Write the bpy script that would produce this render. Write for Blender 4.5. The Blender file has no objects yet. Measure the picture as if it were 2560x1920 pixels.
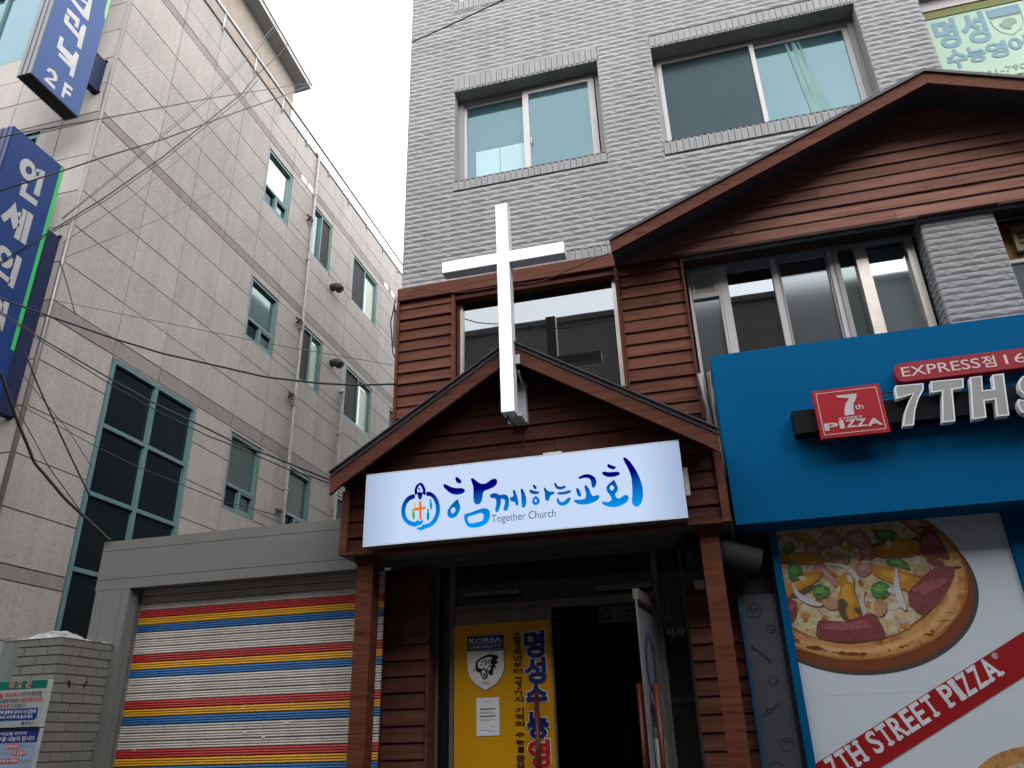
import bpy, math, random
from mathutils import Vector, Matrix
from mathutils.geometry import tessellate_polygon
random.seed(7)
SC = bpy.context.scene
COL = SC.collection
H = 1.6                                   # eye height above the street

# ------------------------------------------------------------------ camera
cd = bpy.data.cameras.new("camera"); cam = bpy.data.objects.new("camera", cd); COL.objects.link(cam)
cd.sensor_width = 36.0; cd.lens = 26.99; cd.clip_start = 0.05; cd.clip_end = 500
R_ = ((0.9675550613614895, 0.2511617092017481, -0.027477246307096102),
      (-0.12971318344508617, 0.40046077172584355, -0.907086357713136),
      (-0.21682180073577867, 0.8812201575881013, 0.4200468314201357))
cam.matrix_world = Matrix(((R_[0][0], -R_[1][0], -R_[2][0], 0), (R_[0][1], -R_[1][1], -R_[2][1], 0),
                           (R_[0][2], -R_[1][2], -R_[2][2], H), (0, 0, 0, 1)))
SC.camera = cam

# ------------------------------------------------------------------ sky, sun, exposure (overcast)
SUN_EL, SUN_AZ = math.radians(27), math.radians(140)
EXPO = 0.62
w = bpy.data.worlds.new("World"); SC.world = w; w.use_nodes = True
nt = w.node_tree; nt.nodes.clear()
sky = nt.nodes.new("ShaderNodeTexSky"); sky.sky_type = 'NISHITA'; sky.sun_disc = False
sky.sun_elevation = SUN_EL; sky.sun_rotation = SUN_AZ; sky.air_density = 1.0; sky.dust_density = 4.0; sky.ozone_density = 1.0
hs = nt.nodes.new("ShaderNodeHueSaturation"); hs.inputs["Saturation"].default_value = 0.10; hs.inputs["Value"].default_value = 7.5
bg = nt.nodes.new("ShaderNodeBackground"); bg.inputs[1].default_value = 0.15
wo = nt.nodes.new("ShaderNodeOutputWorld")
nt.links.new(sky.outputs[0], hs.inputs["Color"]); mxs = nt.nodes.new("ShaderNodeMixRGB"); mxs.inputs[0].default_value = .88; mxs.inputs[2].default_value = (15.2, 15.3, 15.6, 1)   # cloud layer evens the sky out
nt.links.new(hs.outputs[0], mxs.inputs[1]); nt.links.new(mxs.outputs[0], bg.inputs[0]); nt.links.new(bg.outputs[0], wo.inputs[0])
sd = bpy.data.lights.new("sun", 'SUN'); sd.energy = 0.5; sd.angle = math.radians(24); sd.color = (1, .97, .93)
sun = bpy.data.objects.new("sun", sd); COL.objects.link(sun)
sv = Vector((math.sin(SUN_AZ) * math.cos(SUN_EL), math.cos(SUN_AZ) * math.cos(SUN_EL), math.sin(SUN_EL)))
sun.rotation_euler = (-sv).to_track_quat('-Z', 'Y').to_euler(); sun.location = (0, -2, 20)
SC.view_settings.view_transform = 'Standard'; SC.view_settings.look = 'None'
SC.view_settings.exposure = EXPO; SC.view_settings.gamma = 1.0
SC.cycles.max_bounces = 6; SC.cycles.diffuse_bounces = 4; SC.cycles.glossy_bounces = 3; SC.cycles.transmission_bounces = 4
SC.cycles.use_denoising = True

# ------------------------------------------------------------------ materials
MATS = {}
def mat(name, col, rough=.6, var=.08, scale=6.0, metal=0.0, bump=0.0, stretch=(1, 1, 1), spec=.2, rand=0.0, dirt=0.0, grain=0.0):
    """painted / plain surface: base colour with a soft procedural mottling"""
    if name in MATS: return MATS[name]
    m = bpy.data.materials.new(name); m.use_nodes = True; n = m.node_tree; L = n.links
    b = n.nodes["Principled BSDF"]; b.inputs["Roughness"].default_value = rough; b.inputs["Metallic"].default_value = metal
    b.inputs["Specular IOR Level"].default_value = spec
    tc = n.nodes.new("ShaderNodeTexCoord"); mp = n.nodes.new("ShaderNodeMapping"); mp.inputs["Scale"].default_value = stretch
    L.new(tc.outputs["Object"], mp.inputs[0])
    nz = n.nodes.new("ShaderNodeTexNoise"); nz.inputs["Scale"].default_value = scale; nz.inputs["Detail"].default_value = 5
    L.new(mp.outputs[0], nz.inputs["Vector"])
    rp = n.nodes.new("ShaderNodeMapRange"); rp.inputs[1].default_value = .3; rp.inputs[2].default_value = .7
    rp.inputs[3].default_value = 1 - var; rp.inputs[4].default_value = 1 + var
    L.new(nz.outputs[0], rp.inputs[0]); val = rp.outputs[0]
    if rand:
        g = n.nodes.new("ShaderNodeNewGeometry"); r2 = n.nodes.new("ShaderNodeMapRange")
        r2.inputs[3].default_value = 1 - rand; r2.inputs[4].default_value = 1 + rand
        L.new(g.outputs["Random Per Island"], r2.inputs[0])
        mu = n.nodes.new("ShaderNodeMath"); mu.operation = 'MULTIPLY'; L.new(val, mu.inputs[0]); L.new(r2.outputs[0], mu.inputs[1]); val = mu.outputs[0]
    if dirt:                                  # vertical run-off streaks
        mp2 = n.nodes.new("ShaderNodeMapping"); mp2.inputs["Scale"].default_value = (5, 5, .35); L.new(tc.outputs["Object"], mp2.inputs[0])
        n2 = n.nodes.new("ShaderNodeTexNoise"); n2.inputs["Scale"].default_value = 1.6; n2.inputs["Detail"].default_value = 6; L.new(mp2.outputs[0], n2.inputs["Vector"])
        r3 = n.nodes.new("ShaderNodeMapRange"); r3.inputs[1].default_value = .35; r3.inputs[2].default_value = .62
        r3.inputs[3].default_value = 1 - dirt; r3.inputs[4].default_value = 1.0; L.new(n2.outputs[0], r3.inputs[0])
        mu = n.nodes.new("ShaderNodeMath"); mu.operation = 'MULTIPLY'; L.new(val, mu.inputs[0]); L.new(r3.outputs[0], mu.inputs[1]); val = mu.outputs[0]
    if grain:                                 # crystals in the stone
        n4 = n.nodes.new("ShaderNodeTexNoise"); n4.inputs["Scale"].default_value = 55; n4.inputs["Detail"].default_value = 3; L.new(tc.outputs["Object"], n4.inputs["Vector"])
        r4 = n.nodes.new("ShaderNodeMapRange"); r4.inputs[1].default_value = .35; r4.inputs[2].default_value = .65; r4.inputs[3].default_value = 1 - grain; r4.inputs[4].default_value = 1 + grain * .7; L.new(n4.outputs[0], r4.inputs[0])
        mu = n.nodes.new("ShaderNodeMath"); mu.operation = 'MULTIPLY'; L.new(val, mu.inputs[0]); L.new(r4.outputs[0], mu.inputs[1]); val = mu.outputs[0]
    hv = n.nodes.new("ShaderNodeVectorMath"); hv.operation = 'SCALE'; hv.inputs[0].default_value = col[:3]
    L.new(val, hv.inputs["Scale"]); L.new(hv.outputs[0], b.inputs["Base Color"])
    if bump:
        bp = n.nodes.new("ShaderNodeBump"); bp.inputs["Strength"].default_value = bump; bp.inputs["Distance"].default_value = .01
        n3 = n.nodes.new("ShaderNodeTexNoise"); n3.inputs["Scale"].default_value = scale * 9; n3.inputs["Detail"].default_value = 4
        L.new(mp.outputs[0], n3.inputs["Vector"]); L.new(n3.outputs[0], bp.inputs["Height"]); L.new(bp.outputs[0], b.inputs["Normal"])
    MATS[name] = m; return m

def glass(name, base, refl, tint=(1, 1, 1), rough=.02, through=0.0, wave=.0):
    if name in MATS: return MATS[name]
    m = bpy.data.materials.new(name); m.use_nodes = True; n = m.node_tree; L = n.links; n.nodes.clear()
    o = n.nodes.new("ShaderNodeOutputMaterial"); mx = n.nodes.new("ShaderNodeMixShader")
    d = n.nodes.new("ShaderNodeBsdfDiffuse"); g = n.nodes.new("ShaderNodeBsdfGlossy")
    fr = n.nodes.new("ShaderNodeFresnel"); fr.inputs[0].default_value = 1.5
    ad = n.nodes.new("ShaderNodeMath"); ad.operation = 'ADD'; ad.use_clamp = True; ad.inputs[1].default_value = refl
    tc = n.nodes.new("ShaderNodeTexCoord"); nz = n.nodes.new("ShaderNodeTexNoise"); nz.inputs["Scale"].default_value = 1.3
    L.new(tc.outputs["Object"], nz.inputs["Vector"])
    cr = n.nodes.new("ShaderNodeVectorMath"); cr.operation = 'SCALE'; cr.inputs[0].default_value = base
    mr = n.nodes.new("ShaderNodeMapRange"); mr.inputs[3].default_value = .7; mr.inputs[4].default_value = 1.3
    L.new(nz.outputs[0], mr.inputs[0]); L.new(mr.outputs[0], cr.inputs["Scale"]); L.new(cr.outputs[0], d.inputs[0])
    g.inputs[0].default_value = (*tint, 1); g.inputs[1].default_value = rough
    bp = n.nodes.new("ShaderNodeBump"); bp.inputs["Strength"].default_value = .04 + wave; bp.inputs["Distance"].default_value = .01
    L.new(nz.outputs[0], bp.inputs["Height"]); L.new(bp.outputs[0], g.inputs["Normal"])
    L.new(fr.outputs[0], ad.inputs[0]); L.new(ad.outputs[0], mx.inputs[0])
    if through:
        t = n.nodes.new("ShaderNodeBsdfTransparent"); m2 = n.nodes.new("ShaderNodeMixShader"); m2.inputs[0].default_value = through
        L.new(d.outputs[0], m2.inputs[1]); L.new(t.outputs[0], m2.inputs[2]); L.new(m2.outputs[0], mx.inputs[1])
    else: L.new(d.outputs[0], mx.inputs[1])
    L.new(g.outputs[0], mx.inputs[2]); L.new(mx.outputs[0], o.inputs[0]); MATS[name] = m; return m

def emit(name, col, strength, zgrad=None, edge=None):
    """backlit film: its own colour, glowing; zgrad = (z0, col0, z1, col1) is the printed colour run;
       edge = (x0, x1, drop): tubes stop short of the box ends"""
    if name in MATS: return MATS[name]
    m = bpy.data.materials.new(name); m.use_nodes = True; n = m.node_tree; L = n.links; n.nodes.clear()
    o = n.nodes.new("ShaderNodeOutputMaterial"); e = n.nodes.new("ShaderNodeEmission"); e.inputs[1].default_value = strength / 2 ** EXPO      # lamps are exposed with the rest
    e.inputs[0].default_value = (*col, 1); L.new(e.outputs[0], o.inputs[0])
    if zgrad or edge:
        tc = n.nodes.new("ShaderNodeTexCoord"); sp = n.nodes.new("ShaderNodeSeparateXYZ"); L.new(tc.outputs["Object"], sp.inputs[0])
        r = n.nodes.new("ShaderNodeMapRange"); c = n.nodes.new("ShaderNodeValToRGB")
    if zgrad:
        r.inputs[1].default_value = zgrad[0]; r.inputs[2].default_value = zgrad[2]; L.new(sp.outputs[2], r.inputs[0])
        c.color_ramp.elements[0].color = (*zgrad[1], 1); c.color_ramp.elements[1].color = (*zgrad[3], 1)
        L.new(r.outputs[0], c.inputs[0]); L.new(c.outputs[0], e.inputs[0])
    if edge:
        x0, x1 = edge; r.inputs[1].default_value = x0; r.inputs[2].default_value = x1; L.new(sp.outputs[0], r.inputs[0])
        k = c.color_ramp; k.elements[0].color = (.66, .67, .70, 1); k.elements[1].color = (.62, .63, .67, 1)
        for p_ in (.13, .87): k.elements.new(p_).color = (1, 1, 1, 1)
        L.new(r.outputs[0], c.inputs[0])
        mu = n.nodes.new("ShaderNodeMixRGB"); mu.blend_type = 'MULTIPLY'; mu.inputs[0].default_value = 1; mu.inputs[1].default_value = (*col, 1)
        L.new(c.outputs[0], mu.inputs[2]); L.new(mu.outputs[0], e.inputs[0])
    MATS[name] = m; return m

def wood(name, col, k=1.0):
    if name in MATS: return MATS[name]
    m = bpy.data.materials.new(name); m.use_nodes = True; n = m.node_tree; L = n.links; b = n.nodes["Principled BSDF"]
    b.inputs["Roughness"].default_value = .75; b.inputs["Specular IOR Level"].default_value = .10
    tc = n.nodes.new("ShaderNodeTexCoord"); mp = n.nodes.new("ShaderNodeMapping"); mp.inputs["Scale"].default_value = (1.2, 6, 22)
    g = n.nodes.new("ShaderNodeNewGeometry"); ad = n.nodes.new("ShaderNodeVectorMath"); sc = n.nodes.new("ShaderNodeVectorMath"); sc.operation = 'SCALE'
    sc.inputs[0].default_value = (13.7, 3.1, 7.7); L.new(g.outputs["Random Per Island"], sc.inputs["Scale"])
    L.new(tc.outputs["Object"], ad.inputs[0]); L.new(sc.outputs[0], ad.inputs[1]); L.new(ad.outputs[0], mp.inputs[0])
    nz = n.nodes.new("ShaderNodeTexNoise"); nz.inputs["Scale"].default_value = 1.6; nz.inputs["Detail"].default_value = 8; nz.inputs["Roughness"].default_value = .62
    nz.inputs["Distortion"].default_value = .6; L.new(mp.outputs[0], nz.inputs["Vector"])
    cr = n.nodes.new("ShaderNodeValToRGB"); e = cr.color_ramp.elements
    e[0].position = .28; e[0].color = (col[0] * .5, col[1] * .42, col[2] * .4, 1); e[1].position = .72
    e[1].color = (min(1, col[0] * 1.35), col[1] * 1.4, col[2] * 1.45, 1); e.new(.5).color = (*col, 1); L.new(nz.outputs[0], cr.inputs[0])
    # knots
    mp2 = n.nodes.new("ShaderNodeMapping"); mp2.inputs["Scale"].default_value = (1.6, 1.6, 7.5); L.new(ad.outputs[0], mp2.inputs[0])
    vo = n.nodes.new("ShaderNodeTexVoronoi"); vo.inputs["Scale"].default_value = 1.0; L.new(mp2.outputs[0], vo.inputs["Vector"])
    kr = n.nodes.new("ShaderNodeMapRange"); kr.inputs[1].default_value = .03; kr.inputs[2].default_value = .09; kr.inputs[3].default_value = .35; kr.inputs[4].default_value = 1
    L.new(vo.outputs[0], kr.inputs[0])
    rr = n.nodes.new("ShaderNodeMapRange"); rr.inputs[3].default_value = .8; rr.inputs[4].default_value = 1.2; L.new(g.outputs["Random Per Island"], rr.inputs[0])
    mu = n.nodes.new("ShaderNodeMath"); mu.operation = 'MULTIPLY'; L.new(kr.outputs[0], mu.inputs[0]); L.new(rr.outputs[0], mu.inputs[1])
    hv = n.nodes.new("ShaderNodeVectorMath"); hv.operation = 'SCALE'; L.new(cr.outputs[0], hv.inputs[0]); L.new(mu.outputs[0], hv.inputs["Scale"])
    L.new(hv.outputs[0], b.inputs["Base Color"])
    bp = n.nodes.new("ShaderNodeBump"); bp.inputs["Strength"].default_value = .25; bp.inputs["Distance"].default_value = .006
    L.new(nz.outputs[0], bp.inputs["Height"]); L.new(bp.outputs[0], b.inputs["Normal"])
    MATS[name] = m; return m

def speck(name, cols, scale, rough=.5, emis=0):
    """printed photo texture: several colours mixed by noise"""
    if name in MATS: return MATS[name]
    m = bpy.data.materials.new(name); m.use_nodes = True; n = m.node_tree; L = n.links; b = n.nodes["Principled BSDF"]; b.inputs["Roughness"].default_value = rough
    tc = n.nodes.new("ShaderNodeTexCoord"); nz = n.nodes.new("ShaderNodeTexNoise"); nz.inputs["Scale"].default_value = scale; nz.inputs["Detail"].default_value = 6
    nz.inputs["Distortion"].default_value = 1.2; L.new(tc.outputs["Object"], nz.inputs["Vector"])
    cr = n.nodes.new("ShaderNodeValToRGB"); e = cr.color_ramp.elements; k = len(cols)
    for i, c in enumerate(cols):
        p = .3 + .4 * i / (k - 1)
        if i == 0: e[0].position = p; e[0].color = (*c, 1)
        elif i == k - 1: e[len(e) - 1].position = p; e[len(e) - 1].color = (*c, 1)
        else: e.new(p).color = (*c, 1)
    L.new(nz.outputs[0], cr.inputs[0]); L.new(cr.outputs[0], b.inputs["Base Color"]); MATS[name] = m; return m

BROWN = (.100, .038, .026)
WOOD = wood("stained_wood", BROWN); WOODG = wood("gable_stained_wood", (.172, .083, .067)); WOODP = wood("porch_stained_wood", (.052, .019, .013)); TRIM = wood("stained_trim", (.090, .034, .023)); POSTW = wood("post_wood", (.090, .029, .016))  # paler boards for the wide gable, darker ones for the porch
GREYP = mat("grey_paint", (.245, .246, .250), .7, .04, 3, bump=.15, rand=.035, dirt=.10)
SOLDP = mat("grey_paint_flat", (.225, .225, .230), .7, .05, 8, bump=.2, rand=.05)
JOINT = mat("dark_joint", (.16, .16, .16), .9, .1)
PVC = mat("window_frame_white", (.44, .42, .425), .4, .03)
PVCG = mat("window_frame_grey", (.25, .245, .245), .4, .05)
ALUO = mat("old_aluminium", (.48, .44, .40), .38, .10, 9, metal=.55)
BLACK = mat("black", (.012, .012, .013), .6)
DARK = mat("dark_void", (.02, .02, .02), .9)
FLASH = mat("dark_flashing", (.055, .05, .055), .5, .15, 12)
ALUD = mat("shaded_aluminium", (.13, .115, .10), .5, .15, 9, metal=.1)  # darker aluminium copy, the entrance's dimness put into its colour
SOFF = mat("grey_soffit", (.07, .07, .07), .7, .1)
STONE = mat("beige_stone", (.268, .250, .233), .75, .06, 2.2, bump=.35, rand=.05, dirt=.09, grain=.16)
STONEB = mat("mauve_stone", (.182, .162, .156), .7, .06, 4, bump=.2, rand=.06, dirt=.08, grain=.16)
SJOINT = mat("stone_joint", (.10, .09, .085), .9, .1)
TEAL = mat("teal_frame", (.078, .142, .144), .4, .06)
STEEL = mat("steel", (.45, .45, .46), .3, .06, 8, metal=.9)
GALV = mat("galvanised_pipe", (.25, .235, .225), .5, .12, 8, metal=.3)
GMETAL = mat("grey_panel_metal", (.145, .145, .138), .42, .04, 4, metal=.1)
WIRE = mat("black_cable", (.015, .015, .016), .6, .05)
WIREG = mat("grey_cable", (.09, .09, .09), .6, .05)

# ------------------------------------------------------------------ mesh helpers
class MB:
    def __init__(s): s.v = []; s.f = []; s.m = []
    def face(s, pts, m=0):
        b = len(s.v); s.v += [tuple(p) for p in pts]; s.f.append(tuple(range(b, b + len(pts)))); s.m.append(m)
    def box(s, x0, x1, y0, y1, z0, z1, m=0):
        b = len(s.v); x0, x1 = min(x0, x1), max(x0, x1); y0, y1 = min(y0, y1), max(y0, y1); z0, z1 = min(z0, z1), max(z0, z1)
        s.v += [(x, y, z) for z in (z0, z1) for y in (y0, y1) for x in (x0, x1)]
        for q in ((0, 2, 3, 1), (4, 5, 7, 6), (0, 1, 5, 4), (2, 6, 7, 3), (0, 4, 6, 2), (1, 3, 7, 5)):
            s.f.append(tuple(b + i for i in q)); s.m.append(m)
        return s
    def prism(s, loop, y0, y1, m=0):
        """solid from a convex (x, z) outline between two depths"""
        n = len(loop); b = len(s.v); a = sum(loop[i][0] * loop[(i + 1) % n][1] - loop[(i + 1) % n][0] * loop[i][1] for i in range(n))
        if a < 0: loop = loop[::-1]
        s.v += [(x, y0, z + H) for x, z in loop] + [(x, y1, z + H) for x, z in loop]
        s.f.append(tuple(b + i for i in range(n))); s.m.append(m)
        s.f.append(tuple(b + n + i for i in reversed(range(n)))); s.m.append(m)
        for i in range(n):
            j = (i + 1) % n; s.f.append((b + j, b + i, b + n + i, b + n + j)); s.m.append(m)
        return s
    def bar(s, p, q, wx, wy, m=0, up=(0, 0, 1)):
        """rectangular bar from p to q"""
        p, q = Vector(p), Vector(q); d = (q - p).normalized(); u = Vector(up); a = d.cross(u)
        if a.length < 1e-4: a = d.cross(Vector((1, 0, 0)))
        a.normalize(); c = a.cross(d).normalized(); b = len(s.v)
        for e in (p, q):
            for i, j in ((-1, -1), (1, -1), (1, 1), (-1, 1)): s.v.append(tuple(e + a * (i * wx / 2) + c * (j * wy / 2)))
        for f in ((0, 1, 2, 3), (7, 6, 5, 4), (0, 4, 5, 1), (1, 5, 6, 2), (2, 6, 7, 3), (3, 7, 4, 0)): s.f.append(tuple(b + i for i in f)); s.m.append(m)
        return s
    def tube(s, path, r, n=8, m=0, caps=True):
        P = [Vector(p) for p in path]; b = len(s.v); up = None
        for i, p in enumerate(P):
            d = (P[min(i + 1, len(P) - 1)] - P[max(i - 1, 0)]).normalized()
            if up is None: up = Vector((0, 0, 1)) if abs(d.z) < .9 else Vector((1, 0, 0))
            a = d.cross(up).normalized(); c = a.cross(d).normalized(); up = c
            rr = r[i] if isinstance(r, (list, tuple)) else r
            for k in range(n):
                t = 2 * math.pi * k / n; s.v.append(tuple(p + a * (rr * math.cos(t)) + c * (rr * math.sin(t))))
        for i in range(len(P) - 1):
            for k in range(n):
                k2 = (k + 1) % n; s.f.append((b + i * n + k, b + i * n + k2, b + (i + 1) * n + k2, b + (i + 1) * n + k)); s.m.append(m)
        if caps:
            s.f.append(tuple(b + k for k in reversed(range(n)))); s.m.append(m)
            s.f.append(tuple(b + (len(P) - 1) * n + k for k in range(n))); s.m.append(m)
        return s
    def flat(s, loops, f, m=0):
        """filled outline with holes; f maps (u, v) to a point"""
        L = [[Vector((u, v, 0)) for u, v in l] for l in loops]; tri = tessellate_polygon(L); b = len(s.v)
        al = [p for l in loops for p in l]; s.v += [tuple(f(u, v)) for u, v in al]
        for t in tri:
            (x0, y0), (x1, y1), (x2, y2) = (al[i] for i in t)
            if (x1 - x0) * (y2 - y0) - (x2 - x0) * (y1 - y0) < 0: t = (t[0], t[2], t[1])
            s.f.append(tuple(b + i for i in t)); s.m.append(m)
        return s
    def build(s, name, mats, parent=None, smooth=False):
        me = bpy.data.meshes.new(name); me.from_pydata(s.v, [], s.f)
        for m in (mats if isinstance(mats, (list, tuple)) else [mats]): me.materials.append(m)
        me.polygons.foreach_set("material_index", s.m)
        if smooth: me.polygons.foreach_set("use_smooth", [True] * len(s.f))
        me.update(); o = bpy.data.objects.new(name, me); COL.objects.link(o)
        if parent is not None:
            o.parent = parent; t = Vector((0, 0, 0)); p = parent
            while p is not None: t += Vector(p.location); p = p.parent
            o.location = -t
        return o
def tag(o, label=None, cat=None, group=None, kind=None):
    for k, v in (("label", label), ("category", cat), ("group", group), ("kind", kind)):
        if v: o[k] = v
    return o
def thing(name, loc, label, cat, group=None):
    o = bpy.data.objects.new(name, None); COL.objects.link(o); o.location = loc; o.empty_display_size = .2
    return tag(o, label, cat, group)
def onF(y): return lambda u, v: (u, y, v + H)          # facade-parallel plane, v measured from eye height
def onS(x): return lambda u, v: (x, u, v + H)          # side plane facing +X
TXT = {}; TS = bpy.data.scenes.new("type_setting")       # scratch scene for setting type, removed at the end
def glyphs(s, off=0.0):
    k = (s, off)
    if k not in TXT:
        c = bpy.data.curves.new("t", 'FONT'); c.body = s; c.offset = off; c.resolution_u = 4
        o = bpy.data.objects.new("t", c); TS.collection.objects.link(o); vl = TS.view_layers[0]; vl.update()
        me = o.evaluated_get(vl.depsgraph).to_mesh()
        v = [(p.co.x, p.co.y) for p in me.vertices]; f = [tuple(p.vertices) for p in me.polygons]
        o.to_mesh_clear(); bpy.data.objects.remove(o); bpy.data.curves.remove(c); TXT[k] = (v, f)
    return TXT[k]
def text(mb, s, box, f, m=0, off=0.0, bb=None):
    """lettering stretched into box (u0, u1, v0, v1) on plane f"""
    v, fc = glyphs(s, off); r = glyphs(s, 0.0)[0] if off else v
    x0 = min(p[0] for p in r); x1 = max(p[0] for p in r); y0 = min(p[1] for p in r); y1 = max(p[1] for p in r)
    sx = (box[1] - box[0]) / (x1 - x0); sy = (box[3] - box[2]) / (y1 - y0); b = len(mb.v)
    mb.v += [tuple(f(box[0] + (x - x0) * sx, box[2] + (y - y0) * sy)) for x, y in v]
    for q in fc:
        p = [mb.v[b + i] for i in q]; mb.f.append(tuple(b + i for i in q)); mb.m.append(m)
def clip(poly, a, b):
    """keep the part of a 2-D polygon left of the line a -> b"""
    o = []
    def sd(p): return (b[0] - a[0]) * (p[1] - a[1]) - (b[1] - a[1]) * (p[0] - a[0])
    for i in range(len(poly)):
        p, q = poly[i], poly[(i + 1) % len(poly)]; s, t = sd(p), sd(q)
        if s >= 0: o.append(p)
        if (s > 0 > t) or (s < 0 < t):
            k = s / (s - t); o.append((p[0] + (q[0] - p[0]) * k, p[1] + (q[1] - p[1]) * k))
    return o
def boards(mb, hull, y, pitch, z0, joints=(), proj=.018, skip=()):
    """lapped weatherboards inside a convex (x, z) hull (counter-clockwise), each thicker at its lower edge"""
    zs = [p[1] for p in hull]; k = 0; z = z0
    while z < max(zs):
        za, zb = z, z + pitch; x0 = min(p[0] for p in hull) - 1; x1 = max(p[0] for p in hull) + 1
        cuts = [x0] + [j for (kk, j) in joints if kk == k] + [x1]
        for c0, c1 in zip(cuts, cuts[1:]):
            g = .0015
            P = [(c0 + g, za), (c1 - g, za), (c1 - g, zb), (c0 + g, zb)]
            for i in range(len(hull)): 
                P = clip(P, hull[i], hull[(i + 1) % len(hull)])
                if len(P) < 3: break
            if len(P) < 3 or k in skip: continue
            dz = random.uniform(-.003, .003)
            def yy(zz): return y - .004 - proj * (1 - (zz - za) / pitch) - dz
            n = len(P); b = len(mb.v)
            mb.v += [(px, yy(pz), pz + H) for px, pz in P] + [(px, y + .01, pz + H) for px, pz in P]
            mb.f.append(tuple(b + i for i in range(n))); mb.m.append(0)
            for i in range(n):
                j = (i + 1) % n; mb.f.append((b + j, b + i, b + n + i, b + n + j)); mb.m.append(0)
        z += pitch; k += 1
def cells(us, vs, holes):
    us, vs = sorted(set(us)), sorted(set(vs))
    for u0, u1 in zip(us, us[1:]):
        for v0, v1 in zip(vs, vs[1:]):
            c = ((u0 + u1) / 2, (v0 + v1) / 2)
            if not any(a < c[0] < b and d < c[1] < e for a, b, d, e in holes): yield u0, u1, v0, v1
def holed(mb, f, u0, u1, v0, v1, holes, depth, inward, m=0, mr=None):
    """wall face with openings and reveals; inward(u, v, d) gives a point d behind the face"""
    us = [u0, u1] + [x for h in holes for x in h[:2] if u0 < x < u1]; vs = [v0, v1] + [x for h in holes for x in h[2:] if v0 < x < v1]
    for a, b, c, d in cells(us, vs, holes): mb.face([f(a, c), f(b, c), f(b, d), f(a, d)], m)
    mr = m if mr is None else mr
    for a, b, c, d in holes:
        for (p, q) in (((a, c), (b, c)), ((b, c), (b, d)), ((b, d), (a, d)), ((a, d), (a, c))):
            mb.face([f(*q), f(*p), inward(*p, depth), inward(*q, depth)], mr)
def frame(mb, x0, x1, z0, z1, y0, y1, t, m=0):
    """four-sided frame, butted corners; z from eye height"""
    mb.box(x0, x0 + t, y0, y1, z0 + H, z1 + H, m); mb.box(x1 - t, x1, y0, y1, z0 + H, z1 + H, m)
    mb.box(x0 + t, x1 - t, y0, y1, z0 + H, z0 + t + H, m); mb.box(x0 + t, x1 - t, y0, y1, z1 - t + H, z1 + H, m)
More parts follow.
